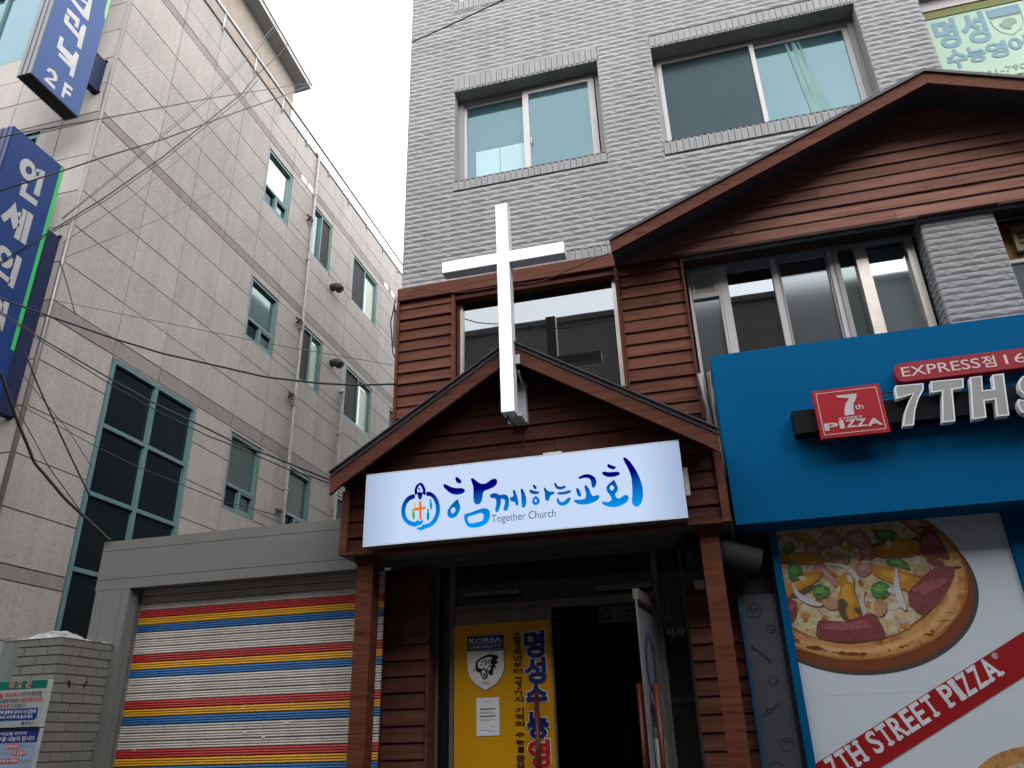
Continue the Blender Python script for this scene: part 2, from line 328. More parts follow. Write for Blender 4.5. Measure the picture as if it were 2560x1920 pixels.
CH = [[[(-1.724,1.765),(-1.718,1.77),(-1.709,1.769),(-1.7,1.763),(-1.692,1.755),(-1.683,1.745),(-1.677,1.736),(-1.675,1.728),(-1.676,1.721),(-1.681,1.718),(-1.689,1.717),(-1.698,1.719),(-1.706,1.723),(-1.714,1.731),(-1.72,1.741),(-1.723,1.754)]],[[(-1.818,1.72),(-1.813,1.724),(-1.804,1.725),(-1.797,1.722),(-1.787,1.716),(-1.774,1.708),(-1.758,1.699),(-1.739,1.691),(-1.718,1.685),(-1.698,1.683),(-1.679,1.681),(-1.665,1.677),(-1.655,1.671),(-1.65,1.664),(-1.649,1.656),(-1.653,1.648),(-1.66,1.641),(-1.673,1.636),(-1.689,1.633),(-1.706,1.633),(-1.723,1.635),(-1.74,1.64),(-1.757,1.648),(-1.773,1.66),(-1.787,1.673),(-1.799,1.685),(-1.809,1.697),(-1.816,1.709)]],[[(-1.701,1.599),(-1.698,1.591),(-1.698,1.578),(-1.692,1.566),(-1.687,1.553),(-1.685,1.539),(-1.687,1.525),(-1.691,1.509),(-1.699,1.493),(-1.708,1.48),(-1.72,1.469),(-1.733,1.463),(-1.746,1.462),(-1.759,1.465),(-1.771,1.472),(-1.779,1.482),(-1.784,1.494),(-1.784,1.508),(-1.781,1.522),(-1.773,1.536),(-1.762,1.551),(-1.748,1.567),(-1.733,1.581),(-1.715,1.594)],[(-1.723,1.512),(-1.726,1.506),(-1.731,1.502),(-1.736,1.499),(-1.742,1.498),(-1.747,1.499),(-1.752,1.502),(-1.755,1.507),(-1.757,1.513),(-1.757,1.52),(-1.756,1.527),(-1.753,1.533),(-1.748,1.538),(-1.743,1.54),(-1.737,1.541),(-1.732,1.54),(-1.727,1.537),(-1.724,1.532),(-1.722,1.526),(-1.722,1.519)]],[[(-1.604,1.738),(-1.6,1.746),(-1.592,1.748),(-1.586,1.745),(-1.577,1.738),(-1.559,1.721),(-1.539,1.705),(-1.524,1.698),(-1.51,1.696),(-1.498,1.696),(-1.486,1.699),(-1.469,1.709),(-1.452,1.719),(-1.437,1.725),(-1.423,1.726),(-1.412,1.721),(-1.405,1.712),(-1.402,1.702),(-1.405,1.69),(-1.412,1.678),(-1.424,1.666),(-1.442,1.658),(-1.463,1.651),(-1.486,1.645),(-1.506,1.637),(-1.512,1.625),(-1.514,1.611),(-1.517,1.593),(-1.521,1.574),(-1.527,1.56),(-1.536,1.55),(-1.547,1.545),(-1.56,1.545),(-1.57,1.55),(-1.579,1.559),(-1.583,1.573),(-1.586,1.595),(-1.585,1.631),(-1.585,1.666),(-1.586,1.683),(-1.59,1.696),(-1.598,1.718)]],[[(-1.655,1.475),(-1.652,1.481),(-1.643,1.486),(-1.625,1.488),(-1.603,1.491),(-1.579,1.498),(-1.555,1.505),(-1.535,1.51),(-1.517,1.513),(-1.499,1.512),(-1.484,1.507),(-1.472,1.498),(-1.463,1.485),(-1.461,1.467),(-1.462,1.447),(-1.467,1.429),(-1.476,1.412),(-1.491,1.398),(-1.509,1.388),(-1.532,1.381),(-1.556,1.378),(-1.581,1.378),(-1.603,1.38),(-1.618,1.384),(-1.629,1.392),(-1.639,1.404),(-1.646,1.418),(-1.652,1.435),(-1.656,1.452),(-1.657,1.465)],[(-1.629,1.456),(-1.627,1.461),(-1.62,1.462),(-1.602,1.466),(-1.579,1.47),(-1.557,1.476),(-1.536,1.48),(-1.524,1.479),(-1.515,1.473),(-1.51,1.464),(-1.509,1.452),(-1.512,1.438),(-1.518,1.425),(-1.526,1.42),(-1.537,1.418),(-1.558,1.415),(-1.58,1.412),(-1.595,1.41),(-1.608,1.411),(-1.618,1.418),(-1.625,1.428),(-1.629,1.443)]],[[(-1.461,1.597),(-1.46,1.605),(-1.454,1.612),(-1.443,1.616),(-1.43,1.617),(-1.418,1.616),(-1.407,1.612),(-1.397,1.605),(-1.388,1.599),(-1.377,1.599),(-1.364,1.601),(-1.35,1.599),(-1.336,1.593),(-1.327,1.583),(-1.32,1.568),(-1.318,1.55),(-1.319,1.531),(-1.322,1.512),(-1.327,1.495),(-1.334,1.483),(-1.341,1.477),(-1.349,1.477),(-1.355,1.481),(-1.36,1.488),(-1.361,1.498),(-1.357,1.513),(-1.352,1.529),(-1.349,1.542),(-1.349,1.552),(-1.353,1.56),(-1.36,1.565),(-1.37,1.57),(-1.378,1.569),(-1.379,1.556),(-1.38,1.537),(-1.384,1.518),(-1.39,1.501),(-1.397,1.485),(-1.405,1.474),(-1.412,1.473),(-1.419,1.478),(-1.422,1.487),(-1.423,1.499),(-1.419,1.517),(-1.415,1.536),(-1.413,1.551),(-1.415,1.564),(-1.42,1.573),(-1.428,1.579),(-1.439,1.581),(-1.45,1.582),(-1.457,1.589)]],[[(-1.288,1.624),(-1.283,1.627),(-1.277,1.626),(-1.272,1.618),(-1.268,1.605),(-1.261,1.584),(-1.255,1.562),(-1.252,1.544),(-1.25,1.529),(-1.251,1.517),(-1.254,1.508),(-1.26,1.505),(-1.266,1.507),(-1.271,1.516),(-1.275,1.527),(-1.277,1.534),(-1.281,1.539),(-1.292,1.54),(-1.302,1.541),(-1.308,1.547),(-1.311,1.556),(-1.312,1.564),(-1.309,1.572),(-1.301,1.575),(-1.292,1.577),(-1.287,1.579),(-1.285,1.583),(-1.286,1.595),(-1.288,1.607),(-1.289,1.617)]],[[(-1.232,1.623),(-1.227,1.629),(-1.22,1.628),(-1.213,1.621),(-1.207,1.608),(-1.201,1.593),(-1.196,1.574),(-1.193,1.553),(-1.191,1.532),(-1.194,1.515),(-1.199,1.501),(-1.206,1.491),(-1.213,1.487),(-1.22,1.487),(-1.225,1.494),(-1.227,1.507),(-1.228,1.527),(-1.228,1.554),(-1.228,1.582),(-1.231,1.606)]],[[(-1.142,1.644),(-1.138,1.649),(-1.131,1.649),(-1.124,1.643),(-1.118,1.635),(-1.114,1.628),(-1.113,1.621),(-1.116,1.616),(-1.121,1.613),(-1.127,1.615),(-1.134,1.621),(-1.139,1.633)]],[[(-1.168,1.609),(-1.164,1.614),(-1.156,1.615),(-1.145,1.61),(-1.132,1.604),(-1.117,1.6),(-1.104,1.596),(-1.098,1.592),(-1.096,1.587),(-1.098,1.582),(-1.105,1.578),(-1.118,1.577),(-1.133,1.579),(-1.147,1.582),(-1.159,1.589),(-1.166,1.599)]],[[(-1.125,1.565),(-1.115,1.561),(-1.106,1.55),(-1.099,1.54),(-1.094,1.53),(-1.096,1.518),(-1.102,1.509),(-1.111,1.502),(-1.121,1.498),(-1.132,1.499),(-1.141,1.504),(-1.147,1.512),(-1.151,1.522),(-1.15,1.533),(-1.146,1.543),(-1.136,1.557)],[(-1.116,1.53),(-1.116,1.526),(-1.118,1.523),(-1.12,1.521),(-1.122,1.52),(-1.125,1.52),(-1.128,1.52),(-1.13,1.522),(-1.132,1.525),(-1.133,1.528),(-1.133,1.531),(-1.133,1.535),(-1.131,1.538),(-1.129,1.54),(-1.127,1.541),(-1.124,1.541),(-1.121,1.541),(-1.119,1.539),(-1.117,1.536),(-1.116,1.533)]],[[(-1.062,1.616),(-1.059,1.621),(-1.053,1.619),(-1.047,1.611),(-1.039,1.6),(-1.03,1.592),(-1.02,1.585),(-1.007,1.584),(-0.994,1.584),(-0.988,1.58),(-0.985,1.575),(-0.988,1.57),(-0.995,1.564),(-1.007,1.56),(-1.017,1.555),(-1.022,1.543),(-1.025,1.531),(-1.03,1.523),(-1.036,1.519),(-1.043,1.519),(-1.049,1.523),(-1.053,1.531),(-1.056,1.543),(-1.056,1.56),(-1.056,1.578),(-1.06,1.599)]],[[(-0.986,1.643),(-0.982,1.648),(-0.976,1.648),(-0.972,1.642),(-0.968,1.633),(-0.962,1.625),(-0.954,1.618),(-0.944,1.615),(-0.932,1.614),(-0.921,1.617),(-0.911,1.619),(-0.904,1.616),(-0.902,1.61),(-0.904,1.605),(-0.91,1.6),(-0.921,1.596),(-0.934,1.593),(-0.947,1.593),(-0.959,1.597),(-0.97,1.604),(-0.978,1.614),(-0.983,1.629)]],[[(-0.968,1.569),(-0.967,1.573),(-0.96,1.575),(-0.946,1.575),(-0.93,1.575),(-0.917,1.576),(-0.904,1.578),(-0.892,1.581),(-0.881,1.582),(-0.872,1.579),(-0.867,1.574),(-0.867,1.568),(-0.873,1.563),(-0.888,1.558),(-0.906,1.555),(-0.924,1.554),(-0.94,1.555),(-0.952,1.557),(-0.961,1.561),(-0.967,1.565)]],[[(-0.971,1.53),(-0.967,1.536),(-0.962,1.537),(-0.96,1.53),(-0.957,1.52),(-0.952,1.512),(-0.945,1.505),(-0.937,1.502),(-0.928,1.502),(-0.918,1.508),(-0.908,1.515),(-0.899,1.523),(-0.89,1.529),(-0.882,1.53),(-0.875,1.527),(-0.873,1.521),(-0.875,1.512),(-0.882,1.5),(-0.893,1.488),(-0.905,1.481),(-0.919,1.476),(-0.932,1.475),(-0.944,1.477),(-0.956,1.482),(-0.965,1.491),(-0.97,1.502),(-0.973,1.513),(-0.973,1.523)]],[[(-0.81,1.664),(-0.807,1.669),(-0.8,1.673),(-0.788,1.679),(-0.774,1.684),(-0.759,1.686),(-0.744,1.686),(-0.729,1.682),(-0.715,1.676),(-0.701,1.666),(-0.691,1.654),(-0.685,1.638),(-0.683,1.622),(-0.686,1.606),(-0.691,1.593),(-0.698,1.585),(-0.705,1.581),(-0.711,1.582),(-0.717,1.588),(-0.719,1.597),(-0.72,1.609),(-0.721,1.625),(-0.724,1.64),(-0.73,1.649),(-0.738,1.654),(-0.747,1.658),(-0.758,1.66),(-0.774,1.659),(-0.788,1.658),(-0.797,1.656),(-0.803,1.656),(-0.808,1.659)]],[[(-0.831,1.585),(-0.827,1.592),(-0.822,1.593),(-0.817,1.589),(-0.81,1.581),(-0.804,1.569),(-0.799,1.556),(-0.797,1.544),(-0.797,1.534),(-0.801,1.528),(-0.808,1.526),(-0.814,1.528),(-0.82,1.535),(-0.824,1.543),(-0.827,1.555),(-0.83,1.571)]],[[(-0.77,1.601),(-0.766,1.607),(-0.76,1.607),(-0.753,1.601),(-0.746,1.59),(-0.739,1.577),(-0.733,1.562),(-0.729,1.547),(-0.725,1.534),(-0.72,1.526),(-0.713,1.522),(-0.702,1.524),(-0.69,1.527),(-0.68,1.527),(-0.673,1.524),(-0.669,1.518),(-0.669,1.511),(-0.674,1.502),(-0.684,1.493),(-0.698,1.484),(-0.716,1.477),(-0.737,1.472),(-0.759,1.468),(-0.78,1.468),(-0.801,1.47),(-0.819,1.475),(-0.834,1.482),(-0.845,1.491),(-0.852,1.499),(-0.852,1.505),(-0.847,1.509),(-0.833,1.508),(-0.815,1.506),(-0.797,1.506),(-0.781,1.507),(-0.772,1.511),(-0.766,1.518),(-0.763,1.532),(-0.763,1.548),(-0.765,1.564),(-0.768,1.579),(-0.77,1.591)]],[[(-0.598,1.738),(-0.594,1.743),(-0.587,1.743),(-0.577,1.738),(-0.567,1.73),(-0.554,1.725),(-0.544,1.721),(-0.54,1.714),(-0.541,1.707),(-0.547,1.702),(-0.557,1.699),(-0.567,1.702),(-0.577,1.707),(-0.587,1.713),(-0.595,1.72),(-0.598,1.729)]],[[(-0.639,1.683),(-0.635,1.689),(-0.627,1.693),(-0.615,1.69),(-0.6,1.685),(-0.584,1.683),(-0.566,1.682),(-0.549,1.682),(-0.533,1.681),(-0.522,1.677),(-0.515,1.672),(-0.514,1.665),(-0.518,1.659),(-0.527,1.653),(-0.54,1.648),(-0.556,1.646),(-0.574,1.645),(-0.591,1.647),(-0.607,1.651),(-0.62,1.658),(-0.631,1.667),(-0.637,1.675)]],[[(-0.563,1.622),(-0.559,1.622),(-0.555,1.617),(-0.55,1.605),(-0.545,1.59),(-0.54,1.577),(-0.537,1.564),(-0.539,1.55),(-0.545,1.539),(-0.553,1.531),(-0.559,1.523),(-0.559,1.512),(-0.556,1.501),(-0.55,1.493),(-0.541,1.488),(-0.531,1.489),(-0.52,1.494),(-0.507,1.502),(-0.494,1.509),(-0.483,1.507),(-0.474,1.502),(-0.47,1.493),(-0.47,1.482),(-0.476,1.469),(-0.486,1.456),(-0.502,1.446),(-0.521,1.439),(-0.541,1.433),(-0.563,1.429),(-0.583,1.43),(-0.603,1.433),(-0.623,1.44),(-0.639,1.448),(-0.651,1.459),(-0.657,1.469),(-0.656,1.475),(-0.65,1.478),(-0.637,1.474),(-0.621,1.471),(-0.607,1.471),(-0.596,1.475),(-0.59,1.482),(-0.588,1.492),(-0.591,1.505),(-0.597,1.518),(-0.605,1.53),(-0.613,1.541),(-0.617,1.557),(-0.617,1.572),(-0.612,1.584),(-0.603,1.594),(-0.592,1.603),(-0.581,1.611),(-0.571,1.618)],[(-0.564,1.566),(-0.565,1.561),(-0.568,1.556),(-0.571,1.553),(-0.576,1.55),(-0.58,1.55),(-0.585,1.551),(-0.589,1.554),(-0.592,1.559),(-0.593,1.564),(-0.594,1.569),(-0.592,1.575),(-0.59,1.58),(-0.586,1.583),(-0.582,1.585),(-0.577,1.586),(-0.573,1.585),(-0.569,1.581),(-0.566,1.577),(-0.564,1.572)]],[[(-0.483,1.771),(-0.479,1.778),(-0.472,1.779),(-0.464,1.775),(-0.454,1.766),(-0.442,1.751),(-0.428,1.73),(-0.414,1.704),(-0.4,1.674),(-0.389,1.643),(-0.379,1.611),(-0.373,1.58),(-0.369,1.55),(-0.368,1.522),(-0.37,1.495),(-0.375,1.471),(-0.383,1.45),(-0.393,1.434),(-0.404,1.423),(-0.414,1.418),(-0.425,1.418),(-0.434,1.421),(-0.442,1.429),(-0.448,1.44),(-0.45,1.457),(-0.447,1.482),(-0.442,1.511),(-0.44,1.54),(-0.438,1.57),(-0.438,1.601),(-0.439,1.631),(-0.445,1.66),(-0.453,1.689),(-0.463,1.716),(-0.473,1.739),(-0.48,1.758)]]]
EM = [('grad',[[(-2.042,1.67),(-2.036,1.656),(-2.038,1.64),(-2.054,1.635),(-2.073,1.629),(-2.088,1.618),(-2.1,1.603),(-2.107,1.583),(-2.11,1.561),(-2.109,1.539),(-2.104,1.517),(-2.096,1.498),(-2.083,1.482),(-2.066,1.472),(-2.048,1.465),(-2.034,1.461),(-2.024,1.463),(-2.017,1.474),(-2.013,1.483),(-2.011,1.475),(-2.006,1.466),(-1.993,1.465),(-1.98,1.468),(-1.973,1.475),(-1.97,1.479),(-1.969,1.471),(-1.97,1.46),(-1.973,1.449),(-1.979,1.44),(-1.988,1.436),(-1.998,1.434),(-2.011,1.429),(-2.023,1.425),(-2.029,1.424),(-2.037,1.426),(-2.058,1.432),(-2.082,1.442),(-2.101,1.457),(-2.118,1.476),(-2.131,1.498),(-2.139,1.521),(-2.143,1.545),(-2.142,1.569),(-2.138,1.593),(-2.13,1.616),(-2.118,1.636),(-2.104,1.652),(-2.089,1.662),(-2.074,1.668),(-2.056,1.672)]]),('grad',[[(-1.95,1.677),(-1.937,1.68),(-1.92,1.677),(-1.902,1.668),(-1.885,1.654),(-1.87,1.635),(-1.857,1.613),(-1.848,1.589),(-1.842,1.563),(-1.84,1.538),(-1.841,1.511),(-1.848,1.485),(-1.858,1.461),(-1.87,1.442),(-1.886,1.427),(-1.906,1.416),(-1.925,1.409),(-1.937,1.406),(-1.949,1.404),(-1.965,1.398),(-1.983,1.393),(-1.999,1.398),(-2.012,1.405),(-2.018,1.412),(-2.015,1.417),(-2.0,1.419),(-1.983,1.421),(-1.979,1.428),(-1.974,1.436),(-1.953,1.437),(-1.93,1.44),(-1.914,1.448),(-1.901,1.461),(-1.888,1.479),(-1.878,1.501),(-1.873,1.522),(-1.872,1.543),(-1.874,1.565),(-1.879,1.586),(-1.888,1.608),(-1.899,1.626),(-1.912,1.638),(-1.924,1.644),(-1.937,1.646),(-1.947,1.648),(-1.951,1.663)]]),('grad',[[(-2.039,1.67),(-2.042,1.685),(-2.043,1.704),(-2.038,1.722),(-2.031,1.737),(-2.022,1.746),(-2.011,1.752),(-2.001,1.756),(-1.991,1.756),(-1.981,1.748),(-1.971,1.736),(-1.962,1.719),(-1.955,1.7),(-1.953,1.678),(-1.955,1.661),(-1.96,1.656),(-1.967,1.657),(-1.972,1.664),(-1.977,1.668),(-1.979,1.658),(-1.981,1.644),(-1.985,1.634),(-1.991,1.626),(-1.997,1.624),(-2.003,1.627),(-2.009,1.636),(-2.014,1.648),(-2.016,1.662),(-2.019,1.672),(-2.024,1.669),(-2.029,1.664),(-2.034,1.664)],[(-2.02,1.685),(-2.021,1.709),(-2.011,1.728),(-2.002,1.739),(-1.991,1.725),(-1.977,1.697),(-1.976,1.679),(-1.999,1.68)]]),('grad',[[(-2.015,1.716),(-2.0,1.714),(-1.996,1.679),(-2.003,1.68),(-2.005,1.705),(-2.015,1.707)]]),('orange',[[(-2.004,1.613),(-1.985,1.611),(-1.981,1.473),(-1.999,1.474)]]),('orange',[[(-2.031,1.568),(-2.003,1.565),(-1.957,1.569),(-1.95,1.56),(-1.957,1.551),(-2.016,1.545),(-2.043,1.545),(-2.041,1.557)]]),('yellow',[[(-2.04,1.612),(-2.035,1.611),(-2.033,1.582),(-2.03,1.56),(-2.046,1.555),(-2.044,1.578)]]),('green',[[(-2.053,1.541),(-2.047,1.544),(-2.04,1.54),(-2.036,1.527),(-2.034,1.511),(-2.035,1.494),(-2.039,1.481),(-2.042,1.476),(-2.046,1.48),(-2.052,1.495),(-2.056,1.513),(-2.056,1.529)]]),('green',[[(-2.044,1.55),(-2.045,1.545),(-2.049,1.543),(-2.054,1.544),(-2.058,1.547),(-2.06,1.551),(-2.058,1.556),(-2.054,1.558),(-2.049,1.558),(-2.045,1.554)]]),('teal',[[(-1.937,1.532),(-1.931,1.537),(-1.926,1.531),(-1.921,1.512),(-1.919,1.491),(-1.921,1.475),(-1.926,1.464),(-1.932,1.461),(-1.938,1.465),(-1.942,1.477),(-1.943,1.493),(-1.941,1.514)]]),('teal',[[(-1.925,1.542),(-1.926,1.537),(-1.93,1.535),(-1.936,1.535),(-1.94,1.538),(-1.941,1.543),(-1.94,1.548),(-1.936,1.55),(-1.931,1.55),(-1.926,1.547)]]),('sky',[[(-1.919,1.604),(-1.913,1.608),(-1.908,1.603),(-1.902,1.588),(-1.899,1.569),(-1.902,1.551),(-1.907,1.539),(-1.911,1.539),(-1.915,1.547),(-1.919,1.563),(-1.922,1.581),(-1.921,1.595)]]),('sky',[[(-1.907,1.613),(-1.908,1.608),(-1.913,1.605),(-1.918,1.606),(-1.923,1.609),(-1.925,1.615),(-1.923,1.62),(-1.919,1.622),(-1.913,1.622),(-1.909,1.618)]])]
UP = [[[(5.195,8.647),(5.24,8.701),(5.415,8.692),(5.431,8.822),(5.336,8.79),(5.367,8.842),(5.434,8.86),(5.443,8.947),(5.488,9.002),(5.518,8.619),(5.44,8.604)]],[[(5.2,8.489),(5.402,8.51),(5.41,8.355),(5.353,8.343),(5.355,8.425),(5.209,8.415)]],[[(5.196,8.381),(5.263,8.398),(5.26,8.322),(5.439,8.3),(5.444,8.426),(5.468,8.501),(5.516,8.502),(5.531,8.114),(5.463,8.109),(5.455,8.226),(5.205,8.246)]],[[(5.213,8.015),(5.273,8.024),(5.278,7.914),(5.448,7.918),(5.468,8.023),(5.527,8.015),(5.528,7.81),(5.463,7.799),(5.218,7.825)]],[[(5.267,7.787),(5.53,7.805),(5.534,7.635),(5.472,7.625),(5.47,7.73),(5.267,7.737)]],[[(5.18,7.422),(5.211,7.47),(5.281,7.49),(5.332,7.456),(5.343,7.395),(5.322,7.367),(5.222,7.296),(5.259,7.304),(5.346,7.294),(5.347,7.252),(5.188,7.256),(5.186,7.284),(5.225,7.324),(5.299,7.387),(5.276,7.425),(5.226,7.44),(5.215,7.398),(5.19,7.397)]],[[(5.443,7.481),(5.57,7.492),(5.57,7.451),(5.487,7.434),(5.484,7.394),(5.568,7.403),(5.569,7.358),(5.482,7.344),(5.487,7.256),(5.449,7.253)]]]
UG = [[[(5.672,9.225),(5.72,9.283),(5.733,8.959),(5.687,8.948)]]]
LO = [[[(5.386,6.104),(5.408,6.076),(5.422,6.042),(5.428,6.005),(5.424,5.968),(5.411,5.935),(5.391,5.907),(5.364,5.887),(5.334,5.877),(5.303,5.877),(5.272,5.888),(5.246,5.907),(5.225,5.935),(5.211,5.968),(5.205,6.004),(5.208,6.041),(5.22,6.074),(5.24,6.102),(5.266,6.123),(5.296,6.134),(5.328,6.134),(5.359,6.124)],[(5.357,6.049),(5.367,6.03),(5.37,6.007),(5.364,5.984),(5.35,5.966),(5.332,5.957),(5.312,5.957),(5.296,5.968),(5.285,5.987),(5.283,6.01),(5.289,6.033),(5.302,6.051),(5.321,6.06),(5.34,6.06)]],[[(5.458,6.13),(5.523,6.142),(5.535,5.792),(5.457,5.781)]],[[(5.382,6.072),(5.465,6.136),(5.468,6.097),(5.41,6.05)]],[[(5.414,6.006),(5.465,6.032),(5.468,5.986),(5.422,5.962)]],[[(5.292,5.821),(5.364,5.834),(5.361,5.727),(5.535,5.731),(5.535,5.653),(5.3,5.647)]],[[(5.285,5.529),(5.338,5.414),(5.408,5.299),(5.349,5.21),(5.279,5.321),(5.229,5.217),(5.169,5.258),(5.244,5.411)]],[[(5.334,5.425),(5.397,5.478),(5.403,5.428),(5.355,5.377)]],[[(5.388,5.521),(5.446,5.527),(5.455,5.129),(5.382,5.127)]],[[(5.455,5.53),(5.533,5.528),(5.537,5.129),(5.467,5.129)]],[[(5.409,4.927),(5.431,4.9),(5.447,4.869),(5.454,4.836),(5.452,4.804),(5.442,4.775),(5.424,4.753),(5.399,4.738),(5.37,4.732),(5.34,4.736),(5.31,4.748),(5.283,4.768),(5.261,4.795),(5.246,4.825),(5.238,4.858),(5.24,4.89),(5.25,4.918),(5.267,4.941),(5.291,4.956),(5.32,4.962),(5.35,4.96),(5.381,4.948)],[(5.372,4.876),(5.384,4.856),(5.387,4.834),(5.382,4.813),(5.369,4.799),(5.351,4.793),(5.332,4.797),(5.315,4.81),(5.303,4.829),(5.3,4.852),(5.305,4.872),(5.318,4.887),(5.335,4.893),(5.355,4.889)]],[[(5.475,4.961),(5.546,4.946),(5.542,4.563),(5.466,4.569)]],[[(5.288,4.683),(5.484,4.649),(5.483,4.587),(5.308,4.618)]],[[(5.477,4.392),(5.547,4.386),(5.557,4.047),(5.487,4.054)]],[[(5.462,4.348),(5.482,4.32),(5.494,4.288),(5.497,4.258),(5.489,4.232),(5.472,4.214),(5.448,4.206),(5.42,4.208),(5.391,4.221),(5.366,4.242),(5.345,4.27),(5.333,4.301),(5.331,4.331),(5.338,4.356),(5.355,4.375),(5.379,4.384),(5.406,4.382),(5.435,4.369)],[(5.435,4.317),(5.446,4.298),(5.448,4.278),(5.441,4.262),(5.426,4.255),(5.408,4.259),(5.391,4.272),(5.381,4.291),(5.379,4.311),(5.386,4.327),(5.4,4.334),(5.418,4.33)]],[[(5.417,4.104),(5.529,4.091),(5.533,4.049),(5.433,4.054)]],[[(5.475,3.989),(5.542,3.995),(5.545,3.923),(5.488,3.923)]]]
L7 = [(1.407,2.139),(1.584,2.133),(1.577,2.089),(1.528,2.022),(1.489,1.942),(1.458,1.841),(1.389,1.841),(1.42,1.934),(1.464,2.014),(1.504,2.064),(1.395,2.042),(1.397,2.101)]
LT = [(1.632,2.14),(1.836,2.134),(1.819,2.066),(1.749,2.062),(1.712,1.837),(1.633,1.837),(1.683,2.061),(1.616,2.057)]
LH = [(1.875,2.135),(1.949,2.136),(1.928,2.031),(1.995,2.032),(2.012,2.134),(2.081,2.134),(2.035,1.837),(1.963,1.838),(1.981,1.958),(1.918,1.956),(1.9,1.84),(1.816,1.836)]
LS = [(2.276,2.104),(2.223,2.112),(2.177,2.093),(2.149,2.054),(2.14,2.005),(2.16,1.969),(2.202,1.938),(2.2,1.905),(2.176,1.892),(2.149,1.929),(2.118,1.941),(2.102,1.902),(2.11,1.851),(2.143,1.823),(2.195,1.816),(2.249,1.841),(2.278,1.895),(2.281,1.952),(2.244,1.99),(2.209,2.012),(2.212,2.041),(2.24,2.05),(2.28,2.019),(2.311,2.056)]
LOGO7 = [(1.022,2.122),(1.153,2.118),(1.144,2.086),(1.12,2.049),(1.111,2.011),(1.11,1.968),(1.047,1.966),(1.052,2.011),(1.069,2.052),(1.1,2.092),(1.023,2.106)]
